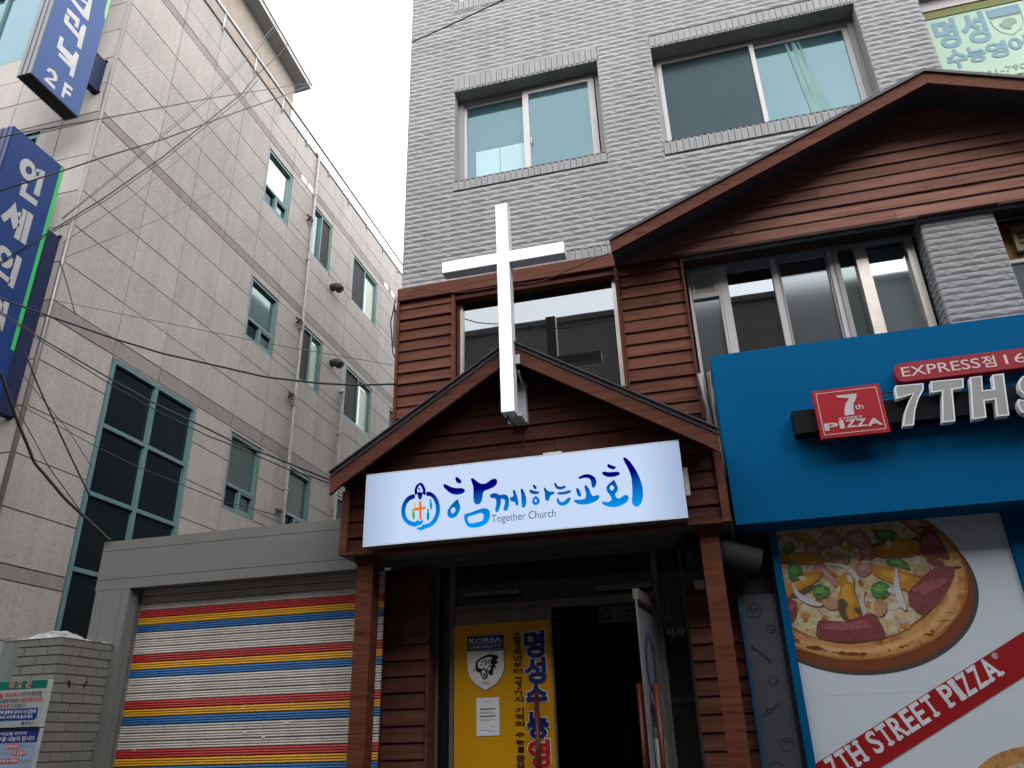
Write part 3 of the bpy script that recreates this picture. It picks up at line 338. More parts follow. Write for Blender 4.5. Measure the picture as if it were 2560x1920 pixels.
PZ = [('ham',[(0.721,1.189),(0.747,1.21),(0.784,1.233),(0.804,1.263),(0.825,1.287),(0.856,1.297),(0.888,1.29),(0.918,1.258),(0.936,1.22),(0.924,1.193),(0.896,1.174),(0.858,1.172),(0.819,1.172),(0.792,1.16),(0.769,1.152),(0.738,1.166)]),('ham',[(0.938,1.228),(0.964,1.259),(1.009,1.279),(1.049,1.28),(1.083,1.264),(1.104,1.224),(1.111,1.18),(1.097,1.155),(1.073,1.143),(1.046,1.143),(1.015,1.156),(0.968,1.189)]),('ham',[(0.678,1.209),(0.721,1.224),(0.765,1.218),(0.778,1.185),(0.775,1.143),(0.762,1.105),(0.74,1.081),(0.707,1.09),(0.677,1.119),(0.668,1.165)]),('ham',[(0.701,1.036),(0.732,1.063),(0.777,1.07),(0.803,1.021),(0.825,0.962),(0.848,0.931),(0.861,0.912),(0.846,0.898),(0.82,0.899),(0.795,0.932),(0.766,0.975),(0.726,1.008)]),('ham',[(0.992,1.045),(1.046,1.052),(1.097,1.045),(1.102,1.02),(1.086,0.99),(1.057,0.963),(1.025,0.947),(1.0,0.958),(0.983,0.982),(0.979,1.016)]),('ham',[(1.032,1.13),(1.067,1.149),(1.106,1.156),(1.127,1.135),(1.133,1.106),(1.114,1.079),(1.086,1.061),(1.056,1.07),(1.032,1.09),(1.024,1.11)]),('pump',[(1.124,1.171),(1.193,1.188),(1.279,1.194),(1.366,1.193),(1.431,1.177),(1.433,1.13),(1.409,1.083),(1.383,1.068),(1.339,1.065),(1.258,1.064),(1.177,1.07),(1.133,1.085),(1.111,1.107),(1.103,1.14)]),('char',[(1.113,1.156),(1.152,1.171),(1.194,1.181),(1.21,1.176),(1.205,1.164),(1.166,1.149),(1.125,1.138),(1.109,1.144)]),('char',[(1.381,1.185),(1.403,1.191),(1.426,1.189),(1.431,1.171),(1.425,1.153),(1.405,1.155),(1.384,1.165),(1.377,1.175)]),('pump',[(1.076,1.014),(1.098,1.022),(1.136,1.018),(1.189,1.006),(1.248,0.985),(1.314,0.956),(1.364,0.922),(1.373,0.89),(1.358,0.861),(1.327,0.837),(1.285,0.828),(1.235,0.857),(1.184,0.897),(1.137,0.923),(1.1,0.95),(1.079,0.985)]),('pump',[(0.862,0.959),(0.89,0.98),(0.92,0.983),(0.944,0.975),(0.959,0.952),(0.953,0.911),(0.944,0.86),(0.949,0.803),(0.955,0.751),(0.959,0.719),(0.952,0.698),(0.911,0.68),(0.866,0.673),(0.838,0.683),(0.822,0.714),(0.823,0.778),(0.834,0.852),(0.845,0.913)]),('char',[(0.812,0.776),(0.831,0.804),(0.857,0.815),(0.876,0.802),(0.887,0.778),(0.875,0.754),(0.861,0.727),(0.868,0.696),(0.873,0.673),(0.857,0.664),(0.836,0.675),(0.819,0.723)]),('char',[(0.917,0.746),(0.939,0.749),(0.961,0.743),(0.96,0.719),(0.952,0.698),(0.939,0.702),(0.926,0.715),(0.917,0.732)]),('pump',[(0.494,0.915),(0.571,0.964),(0.657,1.007),(0.71,1.018),(0.743,1.012),(0.758,0.994),(0.75,0.968),(0.706,0.937),(0.646,0.904),(0.584,0.872),(0.529,0.849),(0.499,0.848),(0.485,0.86),(0.477,0.882)]),('char',[(0.523,0.857),(0.576,0.881),(0.639,0.905),(0.672,0.92),(0.688,0.925),(0.691,0.906),(0.672,0.879),(0.616,0.851),(0.557,0.831),(0.526,0.838)]),('pump',[(0.493,1.142),(0.547,1.15),(0.62,1.148),(0.703,1.137),(0.77,1.119),(0.79,1.093),(0.777,1.07),(0.733,1.061),(0.667,1.062),(0.578,1.074),(0.5,1.092),(0.478,1.118)]),('pump',[(0.565,1.285),(0.614,1.291),(0.683,1.283),(0.718,1.263),(0.738,1.237),(0.741,1.211),(0.73,1.196),(0.709,1.209),(0.674,1.234),(0.609,1.262)]),('broc',[(0.523,1.181),(0.548,1.209),(0.579,1.23),(0.599,1.224),(0.611,1.206),(0.611,1.186),(0.6,1.166),(0.57,1.149),(0.54,1.142),(0.525,1.157)]),('broc',[(0.553,1.079),(0.572,1.089),(0.593,1.08),(0.615,1.06),(0.631,1.033),(0.632,1.003),(0.621,0.977),(0.594,0.962),(0.563,0.958),(0.543,0.964),(0.533,0.984),(0.539,1.033)]),('broc',[(0.686,0.909),(0.711,0.921),(0.741,0.921),(0.767,0.907),(0.784,0.886),(0.784,0.862),(0.771,0.84),(0.745,0.826),(0.715,0.821),(0.69,0.829),(0.674,0.847),(0.674,0.879)]),('broc',[(1.156,1.25),(1.182,1.261),(1.218,1.26),(1.263,1.248),(1.294,1.229),(1.285,1.207),(1.255,1.188),(1.204,1.182),(1.158,1.188),(1.147,1.218)]),('broc',[(1.187,1.045),(1.215,1.059),(1.25,1.064),(1.279,1.055),(1.303,1.036),(1.319,1.001),(1.321,0.972),(1.302,0.976),(1.271,0.992),(1.23,1.002),(1.195,1.013),(1.182,1.029)]),('broc',[(1.056,0.883),(1.083,0.903),(1.114,0.913),(1.141,0.908),(1.161,0.891),(1.168,0.86),(1.162,0.829),(1.136,0.806),(1.104,0.795),(1.073,0.802),(1.051,0.821),(1.046,0.852)]),('wal',[(0.819,1.091),(0.846,1.115),(0.888,1.13),(0.925,1.123),(0.951,1.104),(0.954,1.075),(0.94,1.049),(0.909,1.041),(0.872,1.046),(0.837,1.066)]),('wal',[(0.724,0.789),(0.745,0.813),(0.777,0.828),(0.805,0.823),(0.825,0.806),(0.826,0.778),(0.815,0.752),(0.79,0.744),(0.761,0.748),(0.736,0.766)]),('wal',[(1.332,0.971),(1.364,0.992),(1.405,1.005),(1.435,1.0),(1.451,0.985),(1.441,0.958),(1.418,0.934),(1.388,0.926),(1.359,0.93),(1.337,0.948)]),('wal',[(1.047,0.768),(1.07,0.79),(1.096,0.795),(1.114,0.776),(1.123,0.748),(1.118,0.72),(1.104,0.696),(1.077,0.682),(1.051,0.684),(1.042,0.724)]),('onion',[(0.551,0.951),(0.56,0.924),(0.58,0.877),(0.619,0.844),(0.661,0.817),(0.699,0.8),(0.724,0.789),(0.72,0.777),(0.698,0.772),(0.661,0.779),(0.619,0.796),(0.586,0.821),(0.561,0.855),(0.55,0.911)]),('onion',[(0.811,1.051),(0.844,1.053),(0.887,1.049),(0.924,1.037),(0.956,1.016),(0.981,0.978),(0.994,0.942),(0.989,0.922),(0.975,0.92),(0.955,0.953),(0.929,0.994),(0.899,1.017),(0.868,1.031),(0.843,1.034),(0.823,1.034),(0.81,1.043)]),('onion',[(1.233,0.987),(1.243,0.997),(1.246,0.978),(1.24,0.927),(1.235,0.862),(1.241,0.795),(1.247,0.74),(1.241,0.714),(1.23,0.711),(1.214,0.73),(1.199,0.765),(1.193,0.811),(1.195,0.865),(1.213,0.932)]),('onion',[(0.978,0.826),(0.995,0.845),(1.008,0.847),(0.999,0.819),(0.987,0.78),(0.991,0.745),(0.996,0.718),(0.986,0.703),(0.975,0.704),(0.97,0.73),(0.969,0.765),(0.971,0.798)]),('alm',[(0.921,1.154),(0.915,1.146),(0.902,1.141),(0.886,1.141),(0.871,1.144),(0.86,1.151),(0.857,1.159),(0.863,1.167),(0.876,1.172),(0.892,1.173),(0.908,1.169),(0.918,1.162)]),('alm',[(1.244,1.157),(1.239,1.143),(1.23,1.133),(1.222,1.13),(1.214,1.134),(1.211,1.145),(1.212,1.159),(1.217,1.173),(1.225,1.183),(1.234,1.187),(1.241,1.182),(1.245,1.171)]),('alm',[(0.648,0.961),(0.642,0.954),(0.631,0.951),(0.618,0.952),(0.606,0.958),(0.599,0.966),(0.599,0.974),(0.605,0.981),(0.616,0.984),(0.629,0.983),(0.64,0.978),(0.647,0.97)]),('alm',[(1.085,1.047),(1.079,1.042),(1.067,1.039),(1.051,1.039),(1.036,1.041),(1.026,1.046),(1.023,1.052),(1.028,1.057),(1.04,1.06),(1.056,1.061),(1.071,1.058),(1.082,1.053)]),('alm',[(0.945,0.949),(0.948,0.935),(0.946,0.922),(0.94,0.915),(0.931,0.915),(0.923,0.923),(0.916,0.936),(0.913,0.951),(0.915,0.963),(0.921,0.971),(0.93,0.97),(0.938,0.962)]),('alm',[(1.212,0.746),(1.206,0.735),(1.189,0.726),(1.167,0.72),(1.145,0.72),(1.13,0.726),(1.124,0.736),(1.131,0.747),(1.147,0.756),(1.169,0.762),(1.191,0.761),(1.207,0.756)]),('alm',[(1.154,0.672),(1.141,0.658),(1.126,0.65),(1.113,0.651),(1.104,0.66),(1.103,0.676),(1.11,0.694),(1.122,0.709),(1.137,0.717),(1.151,0.716),(1.159,0.706),(1.16,0.69)]),('alm',[(1.409,1.036),(1.402,1.023),(1.389,1.014),(1.374,1.012),(1.361,1.016),(1.352,1.027),(1.352,1.04),(1.358,1.053),(1.371,1.062),(1.386,1.064),(1.4,1.06),(1.408,1.049)]),('alm',[(1.195,0.846),(1.19,0.838),(1.181,0.832),(1.17,0.831),(1.159,0.834),(1.153,0.84),(1.152,0.849),(1.156,0.857),(1.166,0.863),(1.177,0.864),(1.187,0.861),(1.194,0.854)]),('alm',[(0.854,0.872),(0.848,0.859),(0.841,0.85),(0.834,0.847),(0.831,0.852),(0.831,0.863),(0.834,0.877),(0.841,0.89),(0.848,0.899),(0.854,0.901),(0.858,0.896),(0.858,0.886)]),('saus',[(1.436,1.2),(1.467,1.236),(1.499,1.251),(1.52,1.248),(1.537,1.224),(1.554,1.17),(1.568,1.109),(1.579,1.061),(1.577,1.03),(1.546,1.034),(1.503,1.052),(1.453,1.057),(1.414,1.075),(1.416,1.136)]),('saus',[(1.278,0.829),(1.311,0.861),(1.357,0.892),(1.407,0.934),(1.462,0.969),(1.527,0.981),(1.578,0.975),(1.585,0.948),(1.569,0.907),(1.538,0.858),(1.494,0.806),(1.439,0.752),(1.386,0.708),(1.354,0.685),(1.33,0.682),(1.302,0.706),(1.281,0.745),(1.271,0.787)]),('saus',[(0.67,0.662),(0.678,0.677),(0.704,0.683),(0.782,0.669),(0.87,0.658),(0.941,0.682),(0.997,0.707),(1.026,0.703),(1.042,0.677),(1.061,0.612),(1.065,0.55),(1.04,0.541),(0.993,0.546),(0.925,0.535),(0.844,0.529),(0.744,0.546),(0.661,0.572),(0.648,0.595),(0.658,0.617),(0.662,0.641)]),('saus',[(0.487,0.828),(0.522,0.838),(0.554,0.816),(0.553,0.767),(0.537,0.716),(0.512,0.685),(0.49,0.685),(0.481,0.755)]),('saus2',[(1.341,0.75),(1.321,0.731),(1.299,0.72),(1.28,0.72),(1.267,0.73),(1.263,0.748),(1.269,0.772),(1.283,0.796),(1.303,0.815),(1.325,0.826),(1.345,0.827),(1.358,0.816),(1.361,0.798),(1.355,0.774)]),('saus2',[(1.543,0.972),(1.53,0.964),(1.509,0.964),(1.485,0.972),(1.463,0.987),(1.446,1.006),(1.438,1.024),(1.441,1.039),(1.454,1.048),(1.475,1.048),(1.499,1.039),(1.522,1.024),(1.538,1.005),(1.546,0.987)]),('brown',[(0.97,1.16),(0.986,1.157),(0.998,1.149),(0.991,1.134),(0.978,1.122),(0.966,1.126),(0.958,1.136),(0.961,1.149)]),('brown',[(0.998,0.779),(1.017,0.786),(1.035,0.784),(1.032,0.766),(1.02,0.747),(1.009,0.743),(0.999,0.748),(0.994,0.763)]),('brown',[(0.57,0.73),(0.601,0.736),(0.631,0.733),(0.63,0.715),(0.617,0.696),(0.598,0.695),(0.58,0.702),(0.569,0.716)]),('brown',[(1.173,0.617),(1.198,0.626),(1.226,0.629),(1.24,0.615),(1.24,0.599),(1.213,0.593),(1.182,0.595),(1.171,0.605)]),('brown',[(0.773,1.094),(0.795,1.087),(0.816,1.075),(0.815,1.065),(0.805,1.06),(0.791,1.062),(0.777,1.07),(0.771,1.084)])]
DO = [[(0.217,0.776),(0.275,0.823),(0.32,0.785),(0.304,0.731),(0.264,0.728),(0.222,0.733),(0.217,0.776)],[(0.253,0.781),(0.25,0.776),(0.244,0.774),(0.239,0.777),(0.238,0.782),(0.241,0.788),(0.247,0.79),(0.252,0.787),(0.253,0.781)],[(0.295,0.773),(0.292,0.767),(0.286,0.765),(0.281,0.768),(0.279,0.774),(0.282,0.779),(0.288,0.781),(0.293,0.778),(0.295,0.773)],[(0.267,0.757),(0.263,0.752),(0.256,0.751),(0.25,0.753),(0.248,0.758),(0.252,0.763),(0.258,0.765),(0.265,0.762),(0.267,0.757)],[(0.217,0.776),(0.316,0.785)],[(0.393,0.641),(0.387,0.628),(0.374,0.619),(0.359,0.616),(0.344,0.621),(0.335,0.631),(0.333,0.645),(0.339,0.658),(0.352,0.667),(0.367,0.669),(0.382,0.665),(0.391,0.655),(0.393,0.641)],[(0.385,0.649),(0.381,0.642),(0.37,0.638),(0.358,0.639),(0.349,0.644),(0.346,0.652),(0.351,0.658),(0.362,0.662),(0.374,0.662),(0.383,0.657),(0.385,0.649)],[(0.353,0.636),(0.357,0.613),(0.373,0.612),(0.384,0.638)],[(0.208,0.533),(0.235,0.513),(0.275,0.477),(0.307,0.438),(0.328,0.426)],[(0.223,0.536),(0.24,0.517),(0.284,0.484),(0.319,0.445),(0.323,0.419)],[(0.205,0.518),(0.235,0.513)],[(0.228,0.544),(0.229,0.521)],[(0.307,0.438),(0.331,0.445)],[(0.31,0.457),(0.3,0.439)],[(0.348,0.309),(0.343,0.297),(0.334,0.287),(0.323,0.282),(0.312,0.283),(0.303,0.289),(0.298,0.299),(0.297,0.312),(0.302,0.324),(0.31,0.334),(0.321,0.339),(0.333,0.338),(0.342,0.332),(0.347,0.322),(0.348,0.309)],[(0.355,0.293),(0.352,0.285),(0.345,0.28),(0.338,0.28),(0.332,0.286),(0.332,0.294),(0.335,0.302),(0.342,0.307),(0.349,0.307),(0.354,0.302),(0.355,0.293)],[(0.213,0.089),(0.257,0.132),(0.305,0.144),(0.297,0.126),(0.252,0.101),(0.213,0.089)],[(0.3,0.144),(0.336,0.165),(0.35,0.169)],[(0.305,0.148),(0.329,0.178)],[(0.305,0.137),(0.342,0.147)],[(0.256,0.128),(0.263,0.114)],[(0.275,0.134),(0.283,0.122)],[(0.385,-0.08),(0.379,-0.095),(0.368,-0.108),(0.354,-0.117),(0.338,-0.12),(0.323,-0.116),(0.311,-0.107),(0.305,-0.094),(0.304,-0.078),(0.31,-0.062),(0.321,-0.049),(0.336,-0.041),(0.352,-0.038),(0.367,-0.042),(0.378,-0.051),(0.385,-0.064),(0.385,-0.08)],[(0.318,-0.048),(0.334,-0.066),(0.355,-0.045),(0.36,-0.071),(0.389,-0.059)],[(0.338,-0.066),(0.339,-0.087)],[(0.217,-0.199),(0.252,-0.178),(0.29,-0.192),(0.28,-0.225),(0.226,-0.228),(0.217,-0.199)]]
CR = [('w',[(-1.898,0.633),(-1.606,0.63),(-1.605,0.489),(-1.629,0.432),(-1.675,0.385),(-1.753,0.344),(-1.83,0.388),(-1.875,0.435),(-1.895,0.494)]),('n',[(-1.898,0.747),(-1.603,0.745),(-1.606,0.625),(-1.896,0.627)]),('k',[(-1.828,0.545),(-1.814,0.563),(-1.791,0.577),(-1.756,0.592),(-1.717,0.601),(-1.674,0.594),(-1.644,0.582),(-1.649,0.57),(-1.662,0.558),(-1.656,0.546),(-1.649,0.536),(-1.66,0.531),(-1.672,0.525),(-1.671,0.507),(-1.668,0.492),(-1.677,0.497),(-1.686,0.501),(-1.69,0.481),(-1.692,0.46),(-1.695,0.451),(-1.701,0.448),(-1.712,0.448),(-1.724,0.453),(-1.731,0.465),(-1.732,0.478),(-1.721,0.486),(-1.709,0.493),(-1.714,0.51),(-1.723,0.519),(-1.731,0.498),(-1.737,0.47),(-1.735,0.451),(-1.733,0.437),(-1.743,0.425),(-1.756,0.419),(-1.768,0.421),(-1.779,0.431),(-1.787,0.449),(-1.797,0.469),(-1.814,0.476),(-1.829,0.487),(-1.833,0.515)]),('w',[(-1.812,0.54),(-1.803,0.552),(-1.787,0.562),(-1.762,0.572),(-1.736,0.578),(-1.713,0.58),(-1.699,0.576),(-1.707,0.561),(-1.718,0.544),(-1.708,0.528),(-1.7,0.518),(-1.711,0.521),(-1.727,0.523),(-1.735,0.504),(-1.742,0.487),(-1.75,0.494),(-1.76,0.504),(-1.771,0.501),(-1.783,0.497),(-1.795,0.499),(-1.806,0.506),(-1.812,0.522)]),('w',[(-1.783,0.48),(-1.773,0.489),(-1.76,0.488),(-1.751,0.473),(-1.747,0.454),(-1.749,0.44),(-1.756,0.431),(-1.764,0.432),(-1.772,0.44),(-1.78,0.46)]),('k',[(-1.769,0.463),(-1.764,0.468),(-1.757,0.467),(-1.753,0.455),(-1.751,0.442),(-1.756,0.437),(-1.763,0.438),(-1.768,0.45)]),('k',[(-1.787,0.547),(-1.759,0.562),(-1.754,0.556),(-1.782,0.54)]),('k',[(-1.75,0.566),(-1.74,0.568),(-1.746,0.52),(-1.755,0.521)]),('k',[(-1.731,0.559),(-1.722,0.562),(-1.725,0.527),(-1.735,0.526)]),('k',[(-1.796,0.527),(-1.773,0.53),(-1.771,0.523),(-1.794,0.52)]),('k',[(-1.857,0.5),(-1.82,0.492),(-1.82,0.489),(-1.855,0.495)]),('k',[(-1.852,0.485),(-1.82,0.488),(-1.82,0.484),(-1.847,0.48)])]
CB = {'a':[(-6.75,4.814,6.002),(-6.655,4.819,6.005),(-6.587,4.842,6.032),(-6.526,4.872,6.067),(-6.36,5.005,6.205),(-6.233,5.178,6.394),(-6.141,5.398,6.637),(-6.077,5.813,7.115),(-6.094,6.378,7.772),(-6.194,7.136,8.657),(-6.259,7.527,9.104),(-6.338,7.967,9.607),(-6.43,8.461,10.173),(-6.555,9.114,10.921),(-6.7,9.87,11.787),(-6.9,10.797,12.85)],'b':[(-6.75,4.988,5.425),(-6.537,5.035,5.506),(-6.389,5.136,5.647),(-6.271,5.268,5.824),(-6.221,5.346,5.928),(-6.179,5.432,6.043),(-6.143,5.529,6.169),(-6.097,5.737,6.425),(-6.075,5.986,6.729),(-6.078,6.282,7.087),(-6.095,6.518,7.388),(-6.125,6.784,7.725),(-6.167,7.081,8.102),(-6.217,7.385,8.485),(-6.276,7.721,8.909),(-6.346,8.093,9.378),(-6.42,8.482,9.861),(-6.502,8.911,10.393),(-6.594,9.384,10.98),(-6.678,9.803,11.518),(-6.773,10.264,12.11),(-6.9,10.805,12.801)],'c':[(-6.883,5.9,5.761),(-6.639,5.869,5.899),(-6.469,5.905,6.104),(-6.335,5.978,6.353),(-6.255,6.054,6.577),(-6.196,6.155,6.834),(-6.158,6.284,7.129),(-6.142,6.516,7.59),(-6.165,6.812,8.143),(-6.227,7.18,8.804),(-6.308,7.513,9.451),(-6.414,7.902,10.193),(-6.546,8.355,11.047),(-6.641,8.656,11.633),(-6.75,8.992,12.279),(-6.9,9.398,13.04)],'c2':[(-6.878,5.9,5.743),(-6.634,5.873,5.879),(-6.464,5.914,6.084),(-6.331,5.992,6.332),(-6.251,6.069,6.556),(-6.193,6.171,6.812),(-6.155,6.302,7.105),(-6.139,6.537,7.568),(-6.163,6.838,8.123),(-6.226,7.212,8.788),(-6.308,7.548,9.436),(-6.415,7.941,10.181),(-6.548,8.398,11.036),(-6.642,8.706,11.621),(-6.751,9.048,12.265),(-6.9,9.462,13.024)],'d':[(-6.75,5.217,4.664),(-6.548,5.235,4.794),(-6.408,5.304,4.974),(-6.294,5.402,5.183),(-6.227,5.486,5.348),(-6.172,5.585,5.531),(-6.129,5.701,5.733),(-6.09,5.877,6.052),(-6.074,6.091,6.419),(-6.081,6.348,6.843),(-6.105,6.583,7.247),(-6.145,6.853,7.702),(-6.201,7.162,8.215),(-6.256,7.428,8.657),(-6.319,7.721,9.141),(-6.391,8.044,9.672),(-6.434,8.198,9.974),(-6.48,8.359,10.29),(-6.528,8.528,10.622),(-6.594,8.793,11.084),(-6.666,9.077,11.58),(-6.745,9.384,12.114),(-6.788,9.527,12.389),(-6.836,9.68,12.678),(-6.9,9.858,13.006)],'d2':[(-6.75,5.223,4.643),(-6.515,5.218,4.754),(-6.352,5.273,4.918),(-6.223,5.36,5.117),(-6.152,5.441,5.274),(-6.096,5.541,5.452),(-6.056,5.661,5.653),(-6.028,5.847,5.979),(-6.03,6.079,6.362),(-6.063,6.363,6.812),(-6.114,6.626,7.244),(-6.184,6.931,7.733),(-6.274,7.28,8.288),(-6.358,7.589,8.775),(-6.453,7.931,9.314),(-6.563,8.312,9.911),(-6.628,8.503,10.252),(-6.701,8.709,10.618),(-6.8,8.956,11.04)],'e':[(-6.669,5.8,5.289),(-6.378,5.768,5.404),(-6.189,5.831,5.608),(-6.06,5.958,5.879),(-5.999,6.102,6.176),(-5.984,6.305,6.542),(-6.015,6.575,6.991),(-6.156,7.129,7.897),(-6.404,7.889,9.093),(-6.8,8.954,10.725)],'f':[(-6.695,5.9,5.163),(-6.282,5.901,5.262),(-6.061,6.092,5.533),(-5.998,6.476,5.986),(-6.097,7.077,6.699),(-6.352,7.967,7.718),(-6.8,9.272,9.185)],'g':[(-5.828,4.6,3.709),(-5.699,4.654,3.659),(-5.57,4.707,3.609),(-5.441,4.761,3.559),(-5.25,4.841,3.488),(-5.059,4.92,3.416),(-4.867,5.0,3.345),(-4.74,5.053,3.304),(-4.613,5.105,3.263),(-4.485,5.158,3.222),(-4.229,5.263,3.161),(-3.972,5.368,3.1),(-3.714,5.472,3.038),(-3.676,5.488,3.03),(-3.639,5.503,3.022),(-3.602,5.518,3.015),(-3.466,5.572,3.001),(-3.33,5.626,2.987),(-3.193,5.681,2.972),(-3.092,5.721,2.969),(-2.99,5.761,2.966),(-2.888,5.801,2.962),(-2.778,5.844,2.969),(-2.668,5.887,2.976),(-2.557,5.93,2.984)],'h':[(-5.784,4.6,3.565),(-5.61,4.626,3.449),(-5.439,4.652,3.334),(-5.273,4.679,3.223),(-5.056,4.713,3.088),(-4.845,4.747,2.957),(-4.639,4.782,2.83),(-4.49,4.807,2.741),(-4.344,4.832,2.654),(-4.199,4.857,2.568),(-4.031,4.886,2.479),(-3.866,4.916,2.391),(-3.703,4.945,2.304),(-3.644,4.956,2.271),(-3.585,4.967,2.239),(-3.527,4.977,2.206),(-3.375,5.005,2.138),(-3.224,5.033,2.071),(-3.076,5.061,2.005),(-2.954,5.084,1.949),(-2.834,5.107,1.894),(-2.714,5.13,1.839)],'i':[(-5.777,4.6,3.544),(-5.603,4.626,3.425),(-5.432,4.653,3.308),(-5.265,4.679,3.194),(-5.048,4.714,3.053),(-4.836,4.749,2.915),(-4.63,4.783,2.781),(-4.485,4.808,2.692),(-4.342,4.833,2.605),(-4.202,4.857,2.519),(-4.038,4.886,2.43),(-3.878,4.914,2.343),(-3.72,4.943,2.258),(-3.654,4.955,2.229),(-3.588,4.966,2.201),(-3.523,4.978,2.172),(-3.37,5.006,2.099),(-3.22,5.034,2.027),(-3.072,5.062,1.956),(-2.951,5.085,1.908),(-2.831,5.107,1.86),(-2.712,5.13,1.813)],'j':[(-6.535,5.6,3.217),(-6.142,5.598,3.001),(-5.766,5.596,2.795),(-5.407,5.594,2.598),(-5.229,5.592,2.508),(-5.055,5.591,2.42),(-4.885,5.59,2.334),(-4.568,5.588,2.194),(-4.263,5.586,2.058),(-3.968,5.584,1.927),(-3.772,5.583,1.863),(-3.581,5.581,1.8),(-3.393,5.58,1.739)],'k':[(-5.595,4.6,2.951),(-5.584,4.683,2.831),(-5.572,4.766,2.71),(-5.559,4.849,2.589),(-5.539,4.921,2.485),(-5.518,4.993,2.38),(-5.497,5.065,2.274),(-5.439,5.139,2.184),(-5.38,5.212,2.093),(-5.321,5.286,2.002),(-5.245,5.364,1.915),(-5.169,5.442,1.828),(-5.092,5.52,1.741),(-5.073,5.54,1.718),(-5.053,5.56,1.695),(-5.033,5.58,1.672)],'l':[(-5.742,4.9,3.308),(-5.704,4.954,3.196),(-5.667,5.008,3.084),(-5.629,5.062,2.972),(-5.57,5.136,2.82),(-5.511,5.21,2.669),(-5.453,5.285,2.519),(-5.395,5.357,2.375),(-5.336,5.428,2.232),(-5.278,5.5,2.09)],'m':[(-6.535,5.6,3.217),(-6.31,5.592,2.951),(-6.093,5.585,2.697),(-5.885,5.577,2.453),(-5.715,5.571,2.286),(-5.55,5.566,2.124),(-5.39,5.56,1.966)],'n':[(-5.854,5.0,3.173),(-5.753,5.133,3.012),(-5.651,5.266,2.849),(-5.546,5.399,2.684),(-5.505,5.466,2.593),(-5.463,5.533,2.501),(-5.42,5.6,2.409)],'o':[(-6.6,5.663,4.474),(-5.93,5.486,4.168),(-5.352,5.352,3.911),(-4.824,5.23,3.677),(-4.219,5.103,3.415),(-3.703,5.032,3.205),(-3.278,5.047,3.06),(-2.965,5.168,3.005),(-2.722,5.43,3.028),(-2.59,6.0,3.209)],'p':[(-2.515,5.9,7.283),(-2.382,5.883,7.297),(-2.25,5.866,7.31),(-2.12,5.849,7.323),(-1.87,5.816,7.354),(-1.624,5.782,7.383),(-1.382,5.749,7.412),(-1.268,5.733,7.437),(-1.154,5.716,7.462),(-1.041,5.7,7.487)],'q':[(-6.821,5.96,5.183),(-6.72,5.948,5.008),(-6.621,5.936,4.836),(-6.525,5.923,4.669),(-6.466,5.916,4.564),(-6.409,5.908,4.46),(-6.352,5.9,4.358)],'r':[(-2.393,5.87,3.947),(-2.218,5.841,3.881),(-2.046,5.811,3.816),(-1.878,5.782,3.752),(-1.605,5.732,3.714),(-1.34,5.682,3.676),(-1.083,5.632,3.638),(-0.873,5.588,3.667),(-0.668,5.544,3.695),(-0.466,5.5,3.722)],'s':[(-2.644,6.05,3.962),(-2.658,6.05,3.881),(-2.671,6.05,3.8),(-2.685,6.05,3.721),(-2.673,6.05,3.608),(-2.662,6.05,3.497),(-2.65,6.05,3.387),(-2.635,6.05,3.349),(-2.62,6.05,3.311),(-2.605,6.05,3.273)]}

# ================================================================== SETTING
g = MB(); g.face([(-90, -90, 0), (90, -90, 0), (90, 110, 0), (-90, 110, 0)])
tag(g.build("ground", mat("asphalt", (.045, .045, .047), .85, .2, 3, bump=.3)), kind='structure')
g = MB(); g.box(-30, 30, 4.2, 5.9, .004, .12)
tag(g.build("pavement", mat("paving", (.10, .097, .094), .8, .15, 5, bump=.2)), kind='structure')

# ================================================================== GREY BRICK BUILDING
YF = 6.0
bld = thing("brick_building", (1.4, 6.0, 0), "grey painted brick building with timber clad middle storey behind the lit cross", "building")
f = lambda u, v: (u, YF + .003, v + H); fin = lambda u, v, d: (u, YF + .003 + d, v + H)
W1 = (-2.022, -.45, 5.232, 6.462); W2 = (.114, 2.094, 5.214, 6.468); W3 = (2.65, 4.75, 5.2, 6.468); W4 = (-2.03, -.45, 7.872, 9.1)
W5 = (.114, 2.094, 7.872, 9.1); CW = (-2.0, -.482, 2.68, 3.847); BK = (.125, 2.088, 2.6, 3.87); BK2 = (2.64, 4.6, 2.6, 3.87)
EN = (-2.185, -.19, -1.6, 1.31)
wall = MB(); holed(wall, f, -2.562, 6.5, -1.6, 11.4, [W1, W2, W3, W4, W5, CW, BK, BK2, EN], .24, fin)
wall.face([(-2.562, 6.003, 0), (-2.562, 21, 0), (-2.562, 21, 13), (-2.562, 6.003, 13)])
wall.face([(6.5, 6.003, 0), (6.5, 21, 0), (6.5, 21, 13), (6.5, 6.003, 13)])
wall.face([(-2.562, 6.003, 13), (6.5, 6.003, 13), (6.5, 21, 13), (-2.562, 21, 13)])
wall.face([(-2.562, 21, 0), (6.5, 21, 0), (6.5, 21, 13), (-2.562, 21, 13)])
wall.build("wall", mat("grey_render", (.22, .223, .218), .85, .08, 6, bump=.3), bld)

